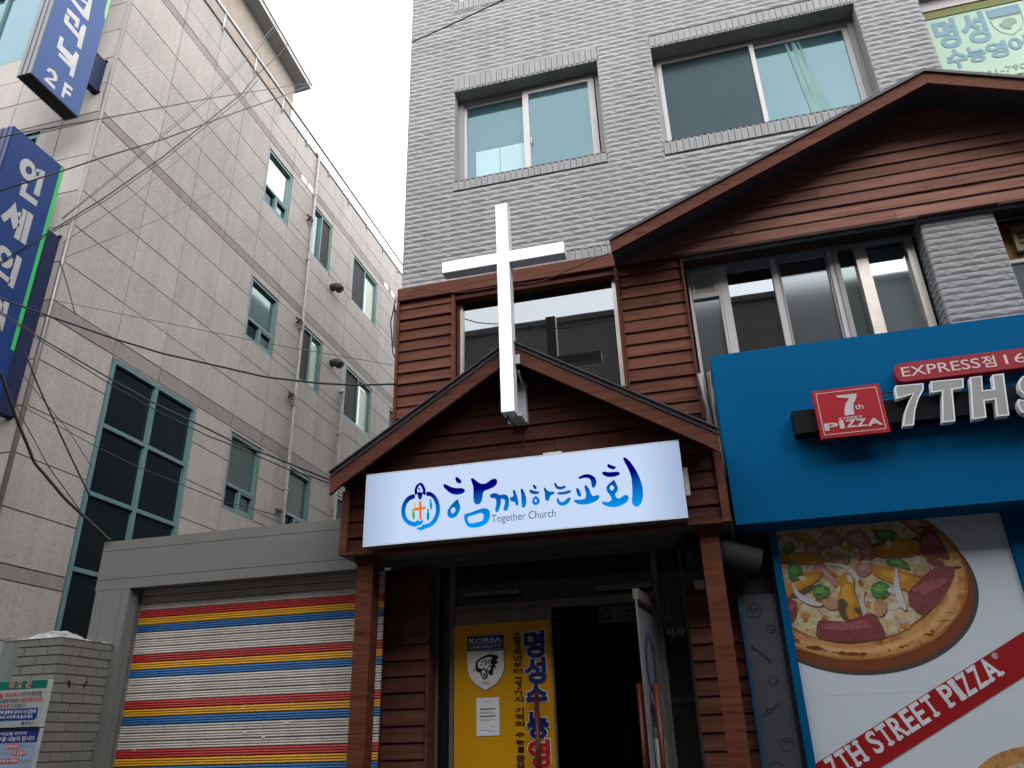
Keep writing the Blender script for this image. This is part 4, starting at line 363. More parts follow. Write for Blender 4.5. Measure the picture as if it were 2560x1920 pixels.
def hip(mb, u0, u1, v0, v1, F, p=.0135):
    """one bevelled brick: ridge along the middle, hipped ends"""
    e = min(.046, (u1 - u0) * .40); vm = v0 + (v1 - v0) * .40; p += random.uniform(-.0015, .0015); b = len(mb.v)
    mb.v += [F(u0, v0, 0), F(u1, v0, 0), F(u1, v1, 0), F(u0, v1, 0), F(u0, v0, .006), F(u1, v0, .006), F(u1, v1, .006), F(u0, v1, .006),
             F(u0 + e, vm - .003, p), F(u1 - e, vm - .003, p), F(u1 - e, vm + .003, p), F(u0 + e, vm + .003, p)]
    for q in ((0, 1, 5, 4), (1, 2, 6, 5), (2, 3, 7, 6), (3, 0, 4, 7), (4, 5, 9, 8), (5, 6, 10, 9), (6, 7, 11, 10), (7, 4, 8, 11), (8, 9, 10, 11)):
        mb.f.append(tuple(b + i for i in q)); mb.m.append(0)
CO = .0598; BL_ = .205
def brickwork(mb, u0, u1, v0, v1, holes, F, ph=-1.870):
    k0 = int(math.floor((v0 - 6.4715) / CO)); k1 = int(math.ceil((v1 - 6.4715) / CO))
    for k in range(k0, k1):
        a = 6.4715 + k * CO + .0025; b = 6.4715 + (k + 1) * CO - .0025
        if a < v0 - .03 or b > v1 + .03: continue
        c = (a + b) / 2; iv = [(u0, u1)]
        for h in holes:
            if h[2] - .002 < c < h[3] + .002:
                iv = [q for (p, r) in iv for q in ((p, min(r, h[0])), (max(p, h[1]), r)) if q[1] - q[0] > .012]
        off = ph + (BL_ / 2 if k % 2 else 0)
        for p, r in iv:
            n = math.floor((p - off) / BL_); x = off + n * BL_
            while x < r:
                s, e = max(x, p) + .0004, min(x + BL_, r) - .0004
                if e - s > .012: hip(mb, s, e, a, b, F)
                x += BL_
br = MB(); FF = lambda u, v, w_: (u, YF - w_, v + H)
sold = [(-2.034, -.44, 6.462, 6.662), (-2.034, -.44, 5.112, 5.232), (.108, 2.1, 6.468, 6.628), (.108, 2.1, 5.060, 5.214), (2.64, 4.76, 6.468, 6.628),
        (2.64, 4.76, 5.05, 5.2), (-2.04, -.44, 7.70, 7.872), (.108, 2.1, 7.70, 7.872), (-1.98, -.46, 4.03, 4.15)]
brickwork(br, -2.562, 5.2, 3.83, 8.75, [W1, W2, W3, W4, W5] + sold, FF)
brickwork(br, 2.088, 2.64, 2.55, 3.87, [], FF, ph=2.28)
FS = lambda u, v, w_: (2.088 - w_, u, v + H)
brickwork(br, 6.0, 6.2, 2.55, 3.87, [], FS, ph=6.0)
for sx in (2.094, -.45): pass
FS2 = lambda u, v, w_: (2.094 - w_ * .5, u, v + H)
brickwork(br, 6.0, 6.1, 5.214, 6.46, [], FS2, ph=6.0)
br.build("brickwork", GREYP, bld)
so = MB()
for x0, x1, z0, z1 in sold:
    n = round((x1 - x0) / .0605); p = (x1 - x0) / n; top = z1 - z0 > .155 and z0 > 6
    for i in range(n):
        a, b = x0 + i * p + .0026, x0 + (i + 1) * p - .0026; yy = YF - .014 - random.uniform(0, .003)
        k = len(so.v); m_ = .028; d = .012
        if top: zc, zd = z0 + m_, z1                          # notch at the lower end over a lintel
        else: zc, zd = z0, z1 - m_                            # notch at the upper end of a sill
        so.box(a, b, yy, YF + .002, zc + H, zd + H)
        s0, s1 = (z0, zc) if top else (zd, z1)
        cx = (a + b) / 2; e = zc if top else zd; o = z0 if top else z1
        A, B, Cc, Dd = (a, yy, e + H), (b, yy, e + H), (b, yy, o + H), (a, yy, o + H); M = (cx, yy + d, (e * .45 + o * .55) + H)
        for q in ((A, B, M), (B, Cc, M), (Cc, Dd, M), (Dd, A, M)): so.face(q)
        so.face([Dd, Cc, (b, YF + .002, o + H), (a, YF + .002, o + H)])
so.build("soldier_course", SOLDP, bld)

TEALG = glass("teal_glass", (.04, .08, .09), .22, (.22, .32, .35), .05)
TEALL = glass("pale_teal_glass", (.24, .345, .36), .18, (.34, .45, .48), .08)
SCRN = glass("insect_screen", (.018, .026, .030), .0, (.35, .48, .52), .25)
GREYG = glass("grey_glass", (.012, .013, .014), .15, (.86, .92, .98), .012)
DUSTG = glass("dusty_glass", (.05, .058, .062), .12, (.8, .88, .92), .10)
GREENG = glass("green_glass", (.04, .06, .055), .10, (.75, .9, .9), .06)
BLKG = glass("black_glass", (.004, .006, .007), .015, (.5, .7, .75), .05)
YELG = glass("film_backed_glass", (.20, .28, .21), .10, (.30, .38, .33), .06)

def pane(p, x0, x1, z0, z1, y, m, name="pane"):
    b = MB(); b.box(x0, x1, y, y + .008, z0 + H, z1 + H); return b.build(name, m, p)
# third-storey window over the cross
x0, x1, z0, z1 = W1; y = 6.13
b = MB(); frame(b, x0 + .002, x1 - .002, z0 + .002, z1 - .004, y + .012, y + .09, .05, 1)
def sash(b, x0, x1, z0, z1, y, t, m=0, d=.035): frame(b, x0, x1, z0, z1, y, y + d, t, m)
sash(b, -1.992, -1.232, z0 + .034, 6.43, y + .045, .052); sash(b, -1.300, -.515, z0 + .034, 6.432, y + .008, .066)
b.box(-1.225, -1.215, y - .004, y + .004, 5.66 + H, 5.74 + H)
wo_ = b.build("window", [PVC, PVCG], bld)
pane(wo_, -1.94, -1.29, z0 + .08, 6.38, y + .062, TEALG); pane(wo_, -1.236, -.58, z0 + .09, 6.37, y + .024, TEALG)
b = MB(); b.box(-1.842, -1.580, y + .054, y + .060, z0 + .088 + H, 5.74 + H); b.box(-1.574, -1.302, y + .054, y + .060, z0 + .088 + H, 5.74 + H)
b.build("frosted_film", TEALL, wo_)
# third-storey window to its right, dark insect screen on the left half
x0, x1, z0, z1 = W2; y = 6.15
b = MB(); frame(b, x0 + .002, x1 - .002, z0 + .002, z1 - .004, y + .012, y + .09, .05, 1)
sash(b, .156, 1.13, z0 + .03, 6.435, y + .008, .042); sash(b, 1.072, 2.052, z0 + .03, 6.43, y + .045, .062)
wo_ = b.build("window", [PVC, PVCG], bld)
pane(wo_, .198, 1.088, z0 + .07, 6.39, y + .024, SCRN, "insect_screen"); pane(wo_, 1.134, 1.99, z0 + .09, 6.37, y + .062, TEALG)
b = MB()
for k, (dx, wd) in enumerate(((1.50, .035), (1.56, .012), (1.44, .02))):
    yk = y + .0575 - .0015 * k; b.face([(dx, yk, 6.36 + H), (dx + wd, yk, 6.36 + H), (dx + .14 + wd * 1.6, yk, 5.32 + H), (dx + .10, yk, 5.32 + H)])
b.build("curtain_fold", mat("curtain_seen_through", (.14, .25, .245), .6, .08), wo_)
# third-storey window with the academy film
x0, x1, z0, z1 = W3; y = 6.12
b = MB(); frame(b, x0 + .002, x1, z0 + .002, z1 - .004, y, y + .09, .04, 0); b.box(3.60, 3.66, y - .01, y + .05, z0 + .04 + H, z1 - .04 + H, 1)
b.box(x0 + .04, x1, y + .01, y + .07, 6.30 + H, z1 - .042 + H, 0)
wo_ = b.build("window", [PVC, PVCG], bld)
pane(wo_, x0 + .04, 3.60, z0 + .04, 6.30, y + .03, YELG); pane(wo_, 3.66, x1 - .04, z0 + .04, 6.30, y + .03, TEALG)
b = MB(); b.box(x0 + .045, 3.598, y + .022, y + .028, 6.205 + H, 6.298 + H); b.build("film_edge", mat("olive_film", (.10, .11, .012), .4, .1), wo_)
b = MB(); Fp = onF(y + .026)
BLUEF = mat("faded_blue_print", (.10, .20, .25), .4, .05); GREYF = mat("faded_grey_print", (.15, .21, .17), .4, .05)
for s, bx in (("명", (2.762, 2.945, 5.812, 6.158)), ("성", (2.995, 3.195, 5.80, 6.165)), ("수", (2.785, 2.94, 5.545, 5.765)), ("능", (2.955, 3.105, 5.572, 5.755)), ("영", (3.125, 3.285, 5.575, 5.76)), ("어", (3.315, 3.47, 5.585, 5.775))):
    text(b, s, bx, Fp, 0, .035)
b.build("lettering", [BLUEF, GREYF], wo_); b = MB(); text(b, "010-4241-7900", (2.70, 3.44, 5.385, 5.45), Fp, 1, 0)
b.build("lettering", [BLUEF, GREYF], wo_); b = MB(); b.flat([[(3.235, 6.165), (3.515, 6.165), (3.515, 6.06), (3.235, 6.06)]], Fp, 0)
sh = [(3.237, 6.05), (3.513, 6.05), (3.505, 5.95), (3.46, 5.86), (3.375, 5.80), (3.29, 5.86), (3.245, 5.95)]
sh2 = [(3.375 + (u - 3.375) * .95, 5.94 + (v - 5.94) * .95) for u, v in sh]; b.flat([sh, sh2], Fp, 1)
b.flat([[(3.30, 5.96), (3.36, 6.02), (3.44, 6.01), (3.45, 5.95), (3.40, 5.93), (3.38, 5.88), (3.33, 5.90)]], Fp, 1)
b.build("crest", [BLUEF, GREYF], wo_)
# fourth-storey windows, only their sills in the picture
for q in (W4, W5):
    b = MB(); frame(b, q[0] + .01, q[1] - .01, q[2] + .002, q[3], 6.13, 6.2, .05); b.box(-1.27 if q is W4 else 1.08, -1.21 if q is W4 else 1.14, 6.125, 6.19, q[2] + .06 + H, q[3] - .06 + H)
    o = b.build("window", PVC, bld); pane(o, q[0] + .06, q[1] - .06, q[2] + .05, q[3] - .05, 6.165, TEALG)

# --- timber storey: wide fixed window
b = MB(); x0, x1, z0, z1 = CW
b.box(x0 + .002, x0 + .022, 6.03, 6.12, z0 + H, z1 + H, 1); b.box(x0 + .024, x0 + .050, 6.05, 6.10, z0 + H, z1 - .06 + H, 0)
b.box(x1 - .040, x1 - .004, 6.035, 6.10, z0 + H, z1 - .06 + H, 0); b.box(x0 + .05, x1 - .04, 6.05, 6.10, z0 + H, z0 + .04 + H, 1); b.box(x0 + .002, x1 - .002, 6.05, 6.12, z1 - .055 + H, z1 - .003 + H, 2)
wo_ = b.build("window", [ALUO, TRIM, DARK], bld); pane(wo_, x0 + .05, x1 - .04, z0 + .04, z1 - .055, 6.08, GREYG)
# --- timber storey: long sliding window bank
b = MB(); y = 6.2
for a, c, m_ in ((.150, .176, 0), (.405, .425, 0), (.428, .496, 0), (.88, .93, 0), (1.36, 1.426, 0), (1.40, 1.44, 2), (1.578, 1.672, 1), (1.99, 2.05, 1)):
    b.box(a, c, y - (.02 if m_ == 0 else .035), y + .06, 2.62 + H, 3.83 + H, m_)
b.box(.13, 2.085, y - .01, y + .07, 3.832 + H, 3.866 + H, 2); b.box(.18, .404, y - .015, y + .05, 3.545 + H, 3.585 + H, 0)
b.box(.18, .404, y - .01, y + .04, 3.80 + H, 3.83 + H, 0); b.box(.18, .21, y - .01, y + .04, 3.586 + H, 3.799 + H, 0); b.box(.375, .404, y - .01, y + .04, 3.586 + H, 3.799 + H, 0)
for i in range(3):
    z = 3.59 + i * .07; b.box(.212, .373, y + .002 + (i % 2) * .003, y + .02, z + H, z + .064 + H, 3)
b.box(.50, .878, y + .0, y + .05, 3.77 + H, 3.83 + H, 2); b.box(.935, .955, y - .005, y + .05, 2.62 + H, 3.83 + H, 2); b.box(1.34, 1.358, y - .005, y + .05, 2.62 + H, 3.83 + H, 2); b.box(.956, 1.339, y, y + .05, 3.79 + H, 3.83 + H, 2)
wo_ = b.build("window", [PVC, ALUO, PVCG, mat("old_louvre", (.36, .34, .30), .6, .15, 20)], bld)
for a, c, m_ in ((.18, .404, DUSTG), (.497, .878, GREYG), (.956, 1.339, DUSTG), (1.44, 1.577, GREENG), (1.673, 1.989, glass("hazed_glass", (.10, .125, .13), .22, (.72, .82, .9), .03))):
    pane(wo_, a, c, 2.62, 3.54 if a < .2 else 3.79, y + .02, m_)
b = MB(); b.box(2.645, 2.70, y - .02, y + .06, 2.62 + H, 3.83 + H, 1); b.box(3.5, 3.56, y - .02, y + .06, 2.62 + H, 3.83 + H, 0); b.box(2.701, 3.499, y, y + .05, 3.44 + H, 3.47 + H, 0)
wo_ = b.build("window", [PVC, ALUO], bld); pane(wo_, 2.70, 3.5, 2.62, 3.44, y + .02, glass("hazed_glass_b", (.10, .125, .13), .22, (.72, .82, .9), .03))
b = MB(); b.box(2.70, 3.5, y + .015, y + .03, 3.47 + H, 3.83 + H); b.build("brown_board", mat("rusty_board", (.16, .075, .02), .6, .35, 9), wo_)
b = MB(); frame(b, 2.80, 3.12, 3.53, 3.78, y - .03, y + .014, .03); 
for i in range(4): b.box(2.832, 3.088, y - .015, y - .005 + .004 * i, 3.565 + .05 * i + H, 3.60 + .05 * i + H)
b.build("vent_grille", mat("dull_brass", (.17, .14, .07), .5, .2, 9), wo_)

# --- timber cladding of the middle storey
b = MB(); hull = [(-2.552, 2.30), (-2.03, 2.30), (-2.03, 3.862), (-2.552, 3.862)]
boards(b, hull, 5.975, .113, 2.309, skip=(1,)); hull = [(-2.27, 2.42), (-2.03, 2.42), (-2.03, 2.536), (-2.27, 2.536)]; boards(b, hull, 5.975, .113, 2.422)
boards(b, [(-.44, 2.3), (.105, 2.3), (.105, 3.86), (-.44, 3.86)], 5.975, .1166, 2.361)
boards(b, [(-2.02, 2.3), (-.45, 2.3), (-.45, 2.672), (-2.02, 2.672)], 5.975, .113, 2.309)
b.build("cladding", WOOD, bld)
b = MB()
b.box(-2.572, -.462, 5.925, 6.0, 3.864 + H, 3.998 + H); b.box(-2.575, -2.553, 5.93, 6.02, 2.53 + H, 3.863 + H); b.box(-2.585, -2.562, 5.925, 6.02, 2.1 + H, 2.455 + H)
b.box(-2.029, -2.0, 5.945, 6.035, 2.68 + H, 3.862 + H); b.box(-.481, -.455, 5.935, 6.02, 2.66 + H, 3.862 + H); b.box(-2.0, -.482, 5.94, 6.02, 2.64 + H, 2.678 + H)
b.box(-.452, -.441, 5.945, 6.0, 2.3 + H, 3.86 + H); b.box(.106, .128, 5.93, 6.05, 2.3 + H, 3.855 + H); b.box(-2.0, -.482, 5.965, 6.05, 3.80 + H, 3.845 + H)
b.build("trim", TRIM, bld)
# --- wide gable over the middle storey
AX, AZ, SL, EX = 2.298, 5.034, .418, -.46
b = MB(); rz = lambda x: AZ - abs(x - AX) * SL
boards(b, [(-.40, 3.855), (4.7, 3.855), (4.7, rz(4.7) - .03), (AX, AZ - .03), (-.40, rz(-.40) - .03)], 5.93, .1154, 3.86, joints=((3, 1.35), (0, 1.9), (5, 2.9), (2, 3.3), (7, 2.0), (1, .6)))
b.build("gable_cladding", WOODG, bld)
b = MB()
for s in (-1, 1):
    xe = AX + s * (AX - EX); b.prism([(xe, rz(xe) - .03), (AX, AZ - .03), (AX, AZ), (xe, rz(xe))], 5.50, 6.0)
b.build("roof", FLASH, bld)
for s in (-1, 1):
    b = MB(); xe = AX + s * (AX - EX - .005); b.prism([(xe, rz(xe) - .148), (AX + s * .001, AZ - .148), (AX + s * .001, AZ - .034), (xe, rz(xe) - .034)], 5.52, 5.55); b.build("barge_board", TRIM, bld)
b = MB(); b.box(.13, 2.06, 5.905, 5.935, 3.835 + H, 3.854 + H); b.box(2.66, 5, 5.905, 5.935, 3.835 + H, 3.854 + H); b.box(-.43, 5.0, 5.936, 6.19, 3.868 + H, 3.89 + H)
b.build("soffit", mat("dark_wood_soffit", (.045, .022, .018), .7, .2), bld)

# --- ground floor entrance
b = MB(); boards(b, [(-2.555, -1.6), (-2.19, -1.6), (-2.19, 1.285), (-2.555, 1.285)], 5.93, .116, -1.62); b.box(-2.575, -2.556, 5.87, 6.0, 0, 1.285 + H); b.box(-2.189, -2.172, 5.88, 6.1, 0, 1.285 + H); b.build("entrance_cladding", WOOD, bld); b = MB()
boards(b, [(-.19, -1.6), (.17, -1.6), (.17, 1.285), (-.19, 1.285)], 5.93, .115, -1.6)
b.box(.171, .19, 5.87, 6.0, 0, 1.285 + H)
b.build("entrance_cladding", WOOD, bld)
b = MB(); I0, I1 = -2.2, .4
for q in (((I0, 6.25, 0), (I0, 9, 0), (I0, 9, 2.95), (I0, 6.25, 2.95)), ((I1, 6.25, 0), (I1, 9, 0), (I1, 9, 2.95), (I1, 6.25, 2.95)), ((I0, 9, 0), (I1, 9, 0), (I1, 9, 2.95), (I0, 9, 2.95)),
          ((I0, 6.25, 2.95), (I1, 6.25, 2.95), (I1, 9, 2.95), (I0, 9, 2.95)), ((I0, 6.0, .13), (I1, 6.0, .13), (I1, 9, .13), (I0, 9, .13)), ((-.19, 6.25, 0), (I1, 6.25, 0), (I1, 6.25, 2.95), (-.19, 6.25, 2.95))): b.face(q)
b.build("hallway", mat("dark_panelling", (.09, .07, .055), .8, .2, 3), bld)
b = MB()
b.box(-2.17, -2.155, 6.04, 6.1, .13, 2.93); b.box(-2.05, -2.008, 6.02, 6.1, .13, 2.93); b.box(-.426, -.385, 6.02, 6.1, .13, 2.93); b.box(-.215, -.192, 6.03, 6.1, .13, 2.93)
b.box(-2.006, -.428, 6.02, 6.1, .925 + H, .980 + H)
b.build("door_frame", ALUD, bld)
b = MB(); b.box(-2.153, -2.052, 6.06, 6.068, .13, 2.92); b.box(-.383, -.217, 6.06, 6.068, .13, 2.92); b.box(-2.006, -.428, 6.06, 6.068, .982 + H, 1.31 + H)
sl = b.build("sidelight", glass("dark_sidelight", (.02, .024, .023), .0, (.5, .55, .55), .05, through=.55), bld)
b = MB(); text(b, "서사", (-.372, -.235, .655, .725), onF(6.056), 0, 0); b.build("lettering", mat("pale_vinyl", (.40, .40, .38), .5), sl)
b = MB(); b.box(-1.93, -1.47, 5.99, 6.018, 1.045 + H, 1.075 + H); b.build("door_closer", ALUD, bld)
b = MB(); b.box(-.86, -.44, 5.99, 6.018, 1.02 + H, 1.055 + H); b.build("door_closer", ALUD, bld)
# closed leaf, yellow film
YEL = mat("yellow_film", (.47, .225, .004), .45, .05, 2, spec=.15)
b = MB(); b.box(-2.004, -1.238, 6.0, 6.04, .14, .828 + H, 0); b.box(-2.004, -1.238, 6.0, 6.04, .830 + H, .922 + H, 1); b.box(-1.236, -1.222, 5.998, 6.04, .14, .922 + H, 2)
door = b.build("door", [YEL, ALUD, ALUD], bld); tag(door, "closed door leaf covered in a yellow printed film with a navy crest")
NAVY = mat("navy_print", (.012, .022, .12), .4, .03); WHT = mat("white_print", (.62, .62, .60), .45, .03); BLKP = mat("black_print", (.012, .01, .012), .5); REDP = mat("red_print", (.42, .018, .016), .4, .05)
b = MB(); F1, F2, F3 = onF(5.996), onF(5.9925), onF(5.989)
for s, z0, z1, dx, m_ in (("명", .565, .748, 0, 0), ("성", .383, .552, .004, 0), ("수", .195, .368, .010, 0), ("능", .008, .175, .016, 0), ("영", -.185, -.012, .022, 1), ("어", -.38, -.21, .025, 1)):
    bx = (-1.436 + dx * .3, -1.288 + dx * .3, z0, z1); text(b, s, bx, F1, 2, .075); text(b, s, bx, F2, m_, .045)
b.build("lettering", [NAVY, REDP, WHT, BLKP], door); b = MB()
zz = lambda yy: (.1256 - (yy - 485) * 1.3356e-4) * 5.98
for s, yy in (("초", 512), ("등", 565), ("5", 617), ("학", 668), ("년", 725), ("부", 785), ("터", 838), ("고", 918), ("3", 972), ("까", 1032), ("지", 1087), ("기", 1182), ("적", 1237), ("의", 1295), ("수", 1387), ("능", 1447), ("1", 1512), ("등", 1580), ("급", 1635), ("을", 1690)):
    dgt = s in "531"; text(b, s, (-1.528 + (.022 if dgt else 0), -1.463 - (.012 if dgt else 0), zz(yy) - .019, zz(yy) + .019), F1, 3, .022)
b.build("lettering", [NAVY, REDP, WHT, BLKP], door); b = MB(); text(b, "KOREA", (-1.876, -1.622, .689, .722), F2, 2, .004); text(b, "UNIVERSITY", (-1.874, -1.624, .648, .666), F2, 2, .0)
for z in (.738, .678, .636): b.box(-1.89, -1.61, 5.9915, 5.993, z + H, z + .002 + H, 2)
b.build("lettering", [NAVY, REDP, WHT, BLKP], door)
b = MB(); lay = {'w': 0, 'n': 1, 'k': 2}
sh = [(u - (-1.76), v) for u, v in CR[0][1]]; n_ = 0
b.flat([[(-1.76 + u * 1.03, .55 + (v - .55) * 1.03) for u, v in sh]], onF(5.9975), 1)
for i, (k, l) in enumerate(CR): b.flat([l], onF(5.9965 - (0 if i < 2 else .0012 if k == 'k' and i < 3 else .0024 if k == 'w' else .0036)), lay[k])
text(b, "1905", (-1.777, -1.722, .381, .405), onF(5.9925), 2, 0)
b.build("crest", [WHT, NAVY, BLKP], door)
ORNG = mat("orange_handle", (.075, .013, .003), .35, .15, 9)
b = MB(); b.tube([(-1.346, 5.93, -.75 + H), (-1.346, 5.93, .31 + H)], .019, 12); b.tube([(-1.346, 5.93, .15 + H), (-1.346, 6.0, .15 + H)], .008); b.tube([(-1.346, 5.93, -.6 + H), (-1.346, 6.0, -.6 + H)], .008)
b.build("handle", ORNG, door, True)
# open glass leaf
hg, nr = Vector((-.432, 6.0, 0)), Vector((-.503, 5.37, 0)); dv = (nr - hg).normalized(); pv = Vector((-dv.y, dv.x, 0))
b = MB(); b.bar(hg + Vector((0, 0, .14)), hg + Vector((0, 0, 2.44)), .02, .03, 0); b.bar(nr + Vector((0, 0, .14)), nr + Vector((0, 0, 2.44)), .02, .014, 0)
b.bar(hg + Vector((0, 0, 2.475)), nr + Vector((0, 0, 2.475)), .04, .07, 0); b.bar(hg + Vector((0, 0, .20)), nr + Vector((0, 0, .20)), .04, .1, 0)
door2 = b.build("door", ALUD, bld); tag(door2, "open glass door leaf seen edge on with white posters behind the pane")
b = MB(); b.bar(hg + Vector((0, 0, 1.34)), nr + Vector((0, 0, 1.34)), .008, 2.1, 0); b.build("pane", glass("door_glass", (.20, .22, .25), .05, (.8, .85, .9), .03), door2)
b = MB(); Fd = lambda u, v: tuple(hg + dv * (.63 - u) + Vector((.012, -.002, v + H)))
b.flat([smooth_ for smooth_ in ([(.25 + .16 * math.cos(t * .5236), .45 + .2 * math.sin(t * .5236)) for t in range(12)], [(.25 + .13 * math.cos(t * .5236), .45 + .17 * math.sin(t * .5236)) for t in range(12)])], Fd, 0)
text(b, "함께", (.12, .40, .06, .20), Fd, 0, .02); b.flat([[(.1, -.3), (.45, -.3), (.45, -.02), (.1, -.02)]], Fd, 1)
b.build("printed_film", [NAVY, WHT], door2)
for s in (-1, 1):
    b = MB(); c = hg + dv * .53 + pv * (.055 * s); b.tube([c + Vector((0, 0, .75)), c + Vector((0, 0, 1.913))], .019, 12)
    for z in (1.0, 1.75): b.tube([c + Vector((0, 0, z)), c - pv * (.05 * s) + Vector((0, 0, z))], .007)
    b.build("handle", ORNG, door2, True)

# board inside the hallway
t = thing("hall_sign", (-.74, 7.5, 2.5), "dim white board with the blue church emblem inside the dark hallway", "sign")
b = MB(); b.box(-1.07, -.40, 7.5, 7.53, .97 + H, 1.125 + H); b.build("board", mat("dim_board", (.30, .34, .38), .6), t)
b = MB(); Fh = onF(7.496)
for k in range(len(CH)): b.flat([[(-.93 + (u + 2.2) * .30, 1.045 + (v - 1.59) * .30) for u, v in l] for l in CH[k]], Fh)
b.flat([[(-1.0 + .045 * math.cos(a * .5236), 1.045 + .05 * math.sin(a * .5236)) for a in range(12)], [(-1.0 + .033 * math.cos(a * .5236), 1.045 + .037 * math.sin(a * .5236)) for a in range(12)]], Fh)
b.build("lettering", NAVY, t)
t = thing("paper_notice", (-1.73, 5.99, 1.8), "white printed paper notice taped to the yellow door under the crest", "notice")
b = MB(); b.box(-1.827, -1.648, 5.9945, 5.9955, .03 + H, .291 + H); b.build("sheet", mat("paper", (.60, .60, .63), .7, .02), t)
b = MB(); Fn = onF(5.9935); 
for z in (.208, .158): b.flat([[(-1.80, z), (-1.675, z), (-1.675, z + .009), (-1.80, z + .009)]], Fn)
for z, a, c in ((.262, -1.765, -1.72), (.19, -1.80, -1.70), (.182, -1.80, -1.68), (.14, -1.80, -1.68), (.132, -1.80, -1.72), (.09, -1.73, -1.68), (.065, -1.80, -1.72), (.058, -1.74, -1.675)): b.flat([[(a, z), (c, z), (c, z + .0025), (a, z + .0025)]], Fn)
b.build("print", mat("grey_print", (.12, .12, .12), .7), t)

# ================================================================== PORCH
po = thing("wooden_porch", (-1.27, 5.4, 0), "brown timber porch with a pitched roof over the church entrance", "porch")
PX, PAZ, PS = -1.266, 2.804, .63; rp = lambda x: PAZ - abs(x - PX) * PS
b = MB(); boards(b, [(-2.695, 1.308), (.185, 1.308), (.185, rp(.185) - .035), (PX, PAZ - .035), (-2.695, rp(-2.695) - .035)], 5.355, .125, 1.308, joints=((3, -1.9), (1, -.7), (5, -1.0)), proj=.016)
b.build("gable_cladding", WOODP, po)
b = MB(); b.box(-2.70, -2.64, 5.31, 5.35, 1.30 + H, 1.80 + H); b.box(.135, .19, 5.31, 5.35, 1.30 + H, 1.80 + H); b.box(-2.70, -2.68, 5.352, 5.95, 1.30 + H, 1.85 + H); b.box(.17, .19, 5.352, 5.87, 1.30 + H, 1.85 + H)
b.box(-2.639, .134, 5.315, 5.353, 1.296 + H, 1.318 + H); b.build("trim", TRIM, po)
b = MB()
for s in (-1, 1):
    xe = PX + s * 1.452; b.prism([(xe, rp(xe) - .035), (PX, PAZ - .035), (PX, PAZ), (xe, rp(xe))], 5.11, 5.93)
    b.prism([(xe, rp(xe) + .001), (PX, PAZ + .001), (PX, PAZ + .012), (xe, rp(xe) + .012)], 5.09, 5.93)
b.build("roof", FLASH, po)
for s in (-1, 1):
    b = MB(); xe = PX + s * 1.449; b.prism([(xe, rp(xe) - .17), (xe - s * .1, rp(xe - s * .1) - .158), (PX + s * .001, PAZ - .155), (PX + s * .001, PAZ - .037), (xe, rp(xe) - .037)], 5.12, 5.15); b.build("barge_board", TRIM, po)
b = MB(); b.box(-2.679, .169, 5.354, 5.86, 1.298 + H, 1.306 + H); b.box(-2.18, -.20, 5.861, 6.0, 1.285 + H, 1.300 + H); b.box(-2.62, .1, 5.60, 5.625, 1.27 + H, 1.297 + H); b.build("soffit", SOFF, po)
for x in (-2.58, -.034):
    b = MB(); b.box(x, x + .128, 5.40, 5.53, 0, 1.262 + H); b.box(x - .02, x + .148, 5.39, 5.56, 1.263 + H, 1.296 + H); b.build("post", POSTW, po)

# ================================================================== LIT CROSS
cr = thing("cross", (-1.28, 5.1, 3.6), "tall white illuminated cross standing on the porch gable", "cross")
cr.rotation_euler = (0, 0, 0)
def lean(mb, k=.0055, z0=3.0):
    mb.v = [(x - (z - H - z0) * k, y, z) for x, y, z in mb.v]; return mb
CROSSM = emit("cross_face", (.97, .985, 1.0), 1.6); SIDE = mat("cross_side", (.55, .56, .60), .4, .04)
xa, xb, za, zb = -1.333, -1.230, 2.185, 4.072; aa, ab, al_, ar = 3.487, 3.590, -1.800, -.778
b = MB(); q = .004
b.box(xa + q, xb - q, 5.040, 5.044, za + q + H, aa + H); b.box(xa + q, xb - q, 5.040, 5.044, ab + H, zb - q + H); b.box(al_ + q, ar - q, 5.040, 5.044, aa + q * 0 + H, ab + H)
lean(b).build("lit_face", CROSSM, cr)
b = MB(); b.box(xa, xb, 5.046, 5.145, za + H, aa - .001 + H); b.box(xa, xb, 5.046, 5.145, ab + .001 + H, zb + H); b.box(al_, ar, 5.046, 5.145, aa - .0005 + H, ab + .0005 + H)
e = .003
for x0, x1, z0, z1 in ((xa, xa + e, za, aa), (xb - e, xb, za, aa), (xa, xa + e, ab, zb), (xb - e, xb, ab, zb), (xa + e, xb - e, za, za + e), (xa + e, xb - e, zb - e, zb), (al_, al_ + e, aa, ab), (ar - e, ar, aa, ab),
                       (al_ + e, xa, aa, aa + e), (al_ + e, xa, ab - e, ab), (xb, ar - e, aa, aa + e), (xb, ar - e, ab - e, ab)): b.box(x0, x1, 5.038, 5.0455, z0 + H, z1 + H)
lean(b).build("casing", SIDE, cr)
b = MB(); b.box(xa + .002, xb - .002, 5.1455, 5.149, za + .05 + H, zb - .002 + H); b.box(al_ + .002, xa, 5.1455, 5.149, aa + .002 + H, ab - .002 + H); b.box(xb, ar - .002, 5.1455, 5.149, aa + .002 + H, ab - .002 + H); lean(b).build("added_back_plate", mat("cross_back", (.06, .05, .046), .8), cr)  # added dark backing, keeps the cross's reflection in the window from showing
b = MB(); b.box(-1.315, -1.225, 5.146, 5.20, 2.19 + H, 2.195 + H); b.box(-1.335, -1.19, 5.27, 5.335, 2.183 + H, 2.52 + H); b.box(-1.318, -1.212, 5.146, 5.269, 2.187 + H, 2.215 + H)
b.box(-1.318, -1.313, 5.146, 5.269, 2.216 + H, 2.5 + H); b.bar((-1.215, 5.15, 2.56 + H), (-1.2, 5.3, 2.44 + H), .01, .03); b.bar((-1.208, 5.155, 2.21 + H), (-1.208, 5.33, 2.21 + H), .012, .04)
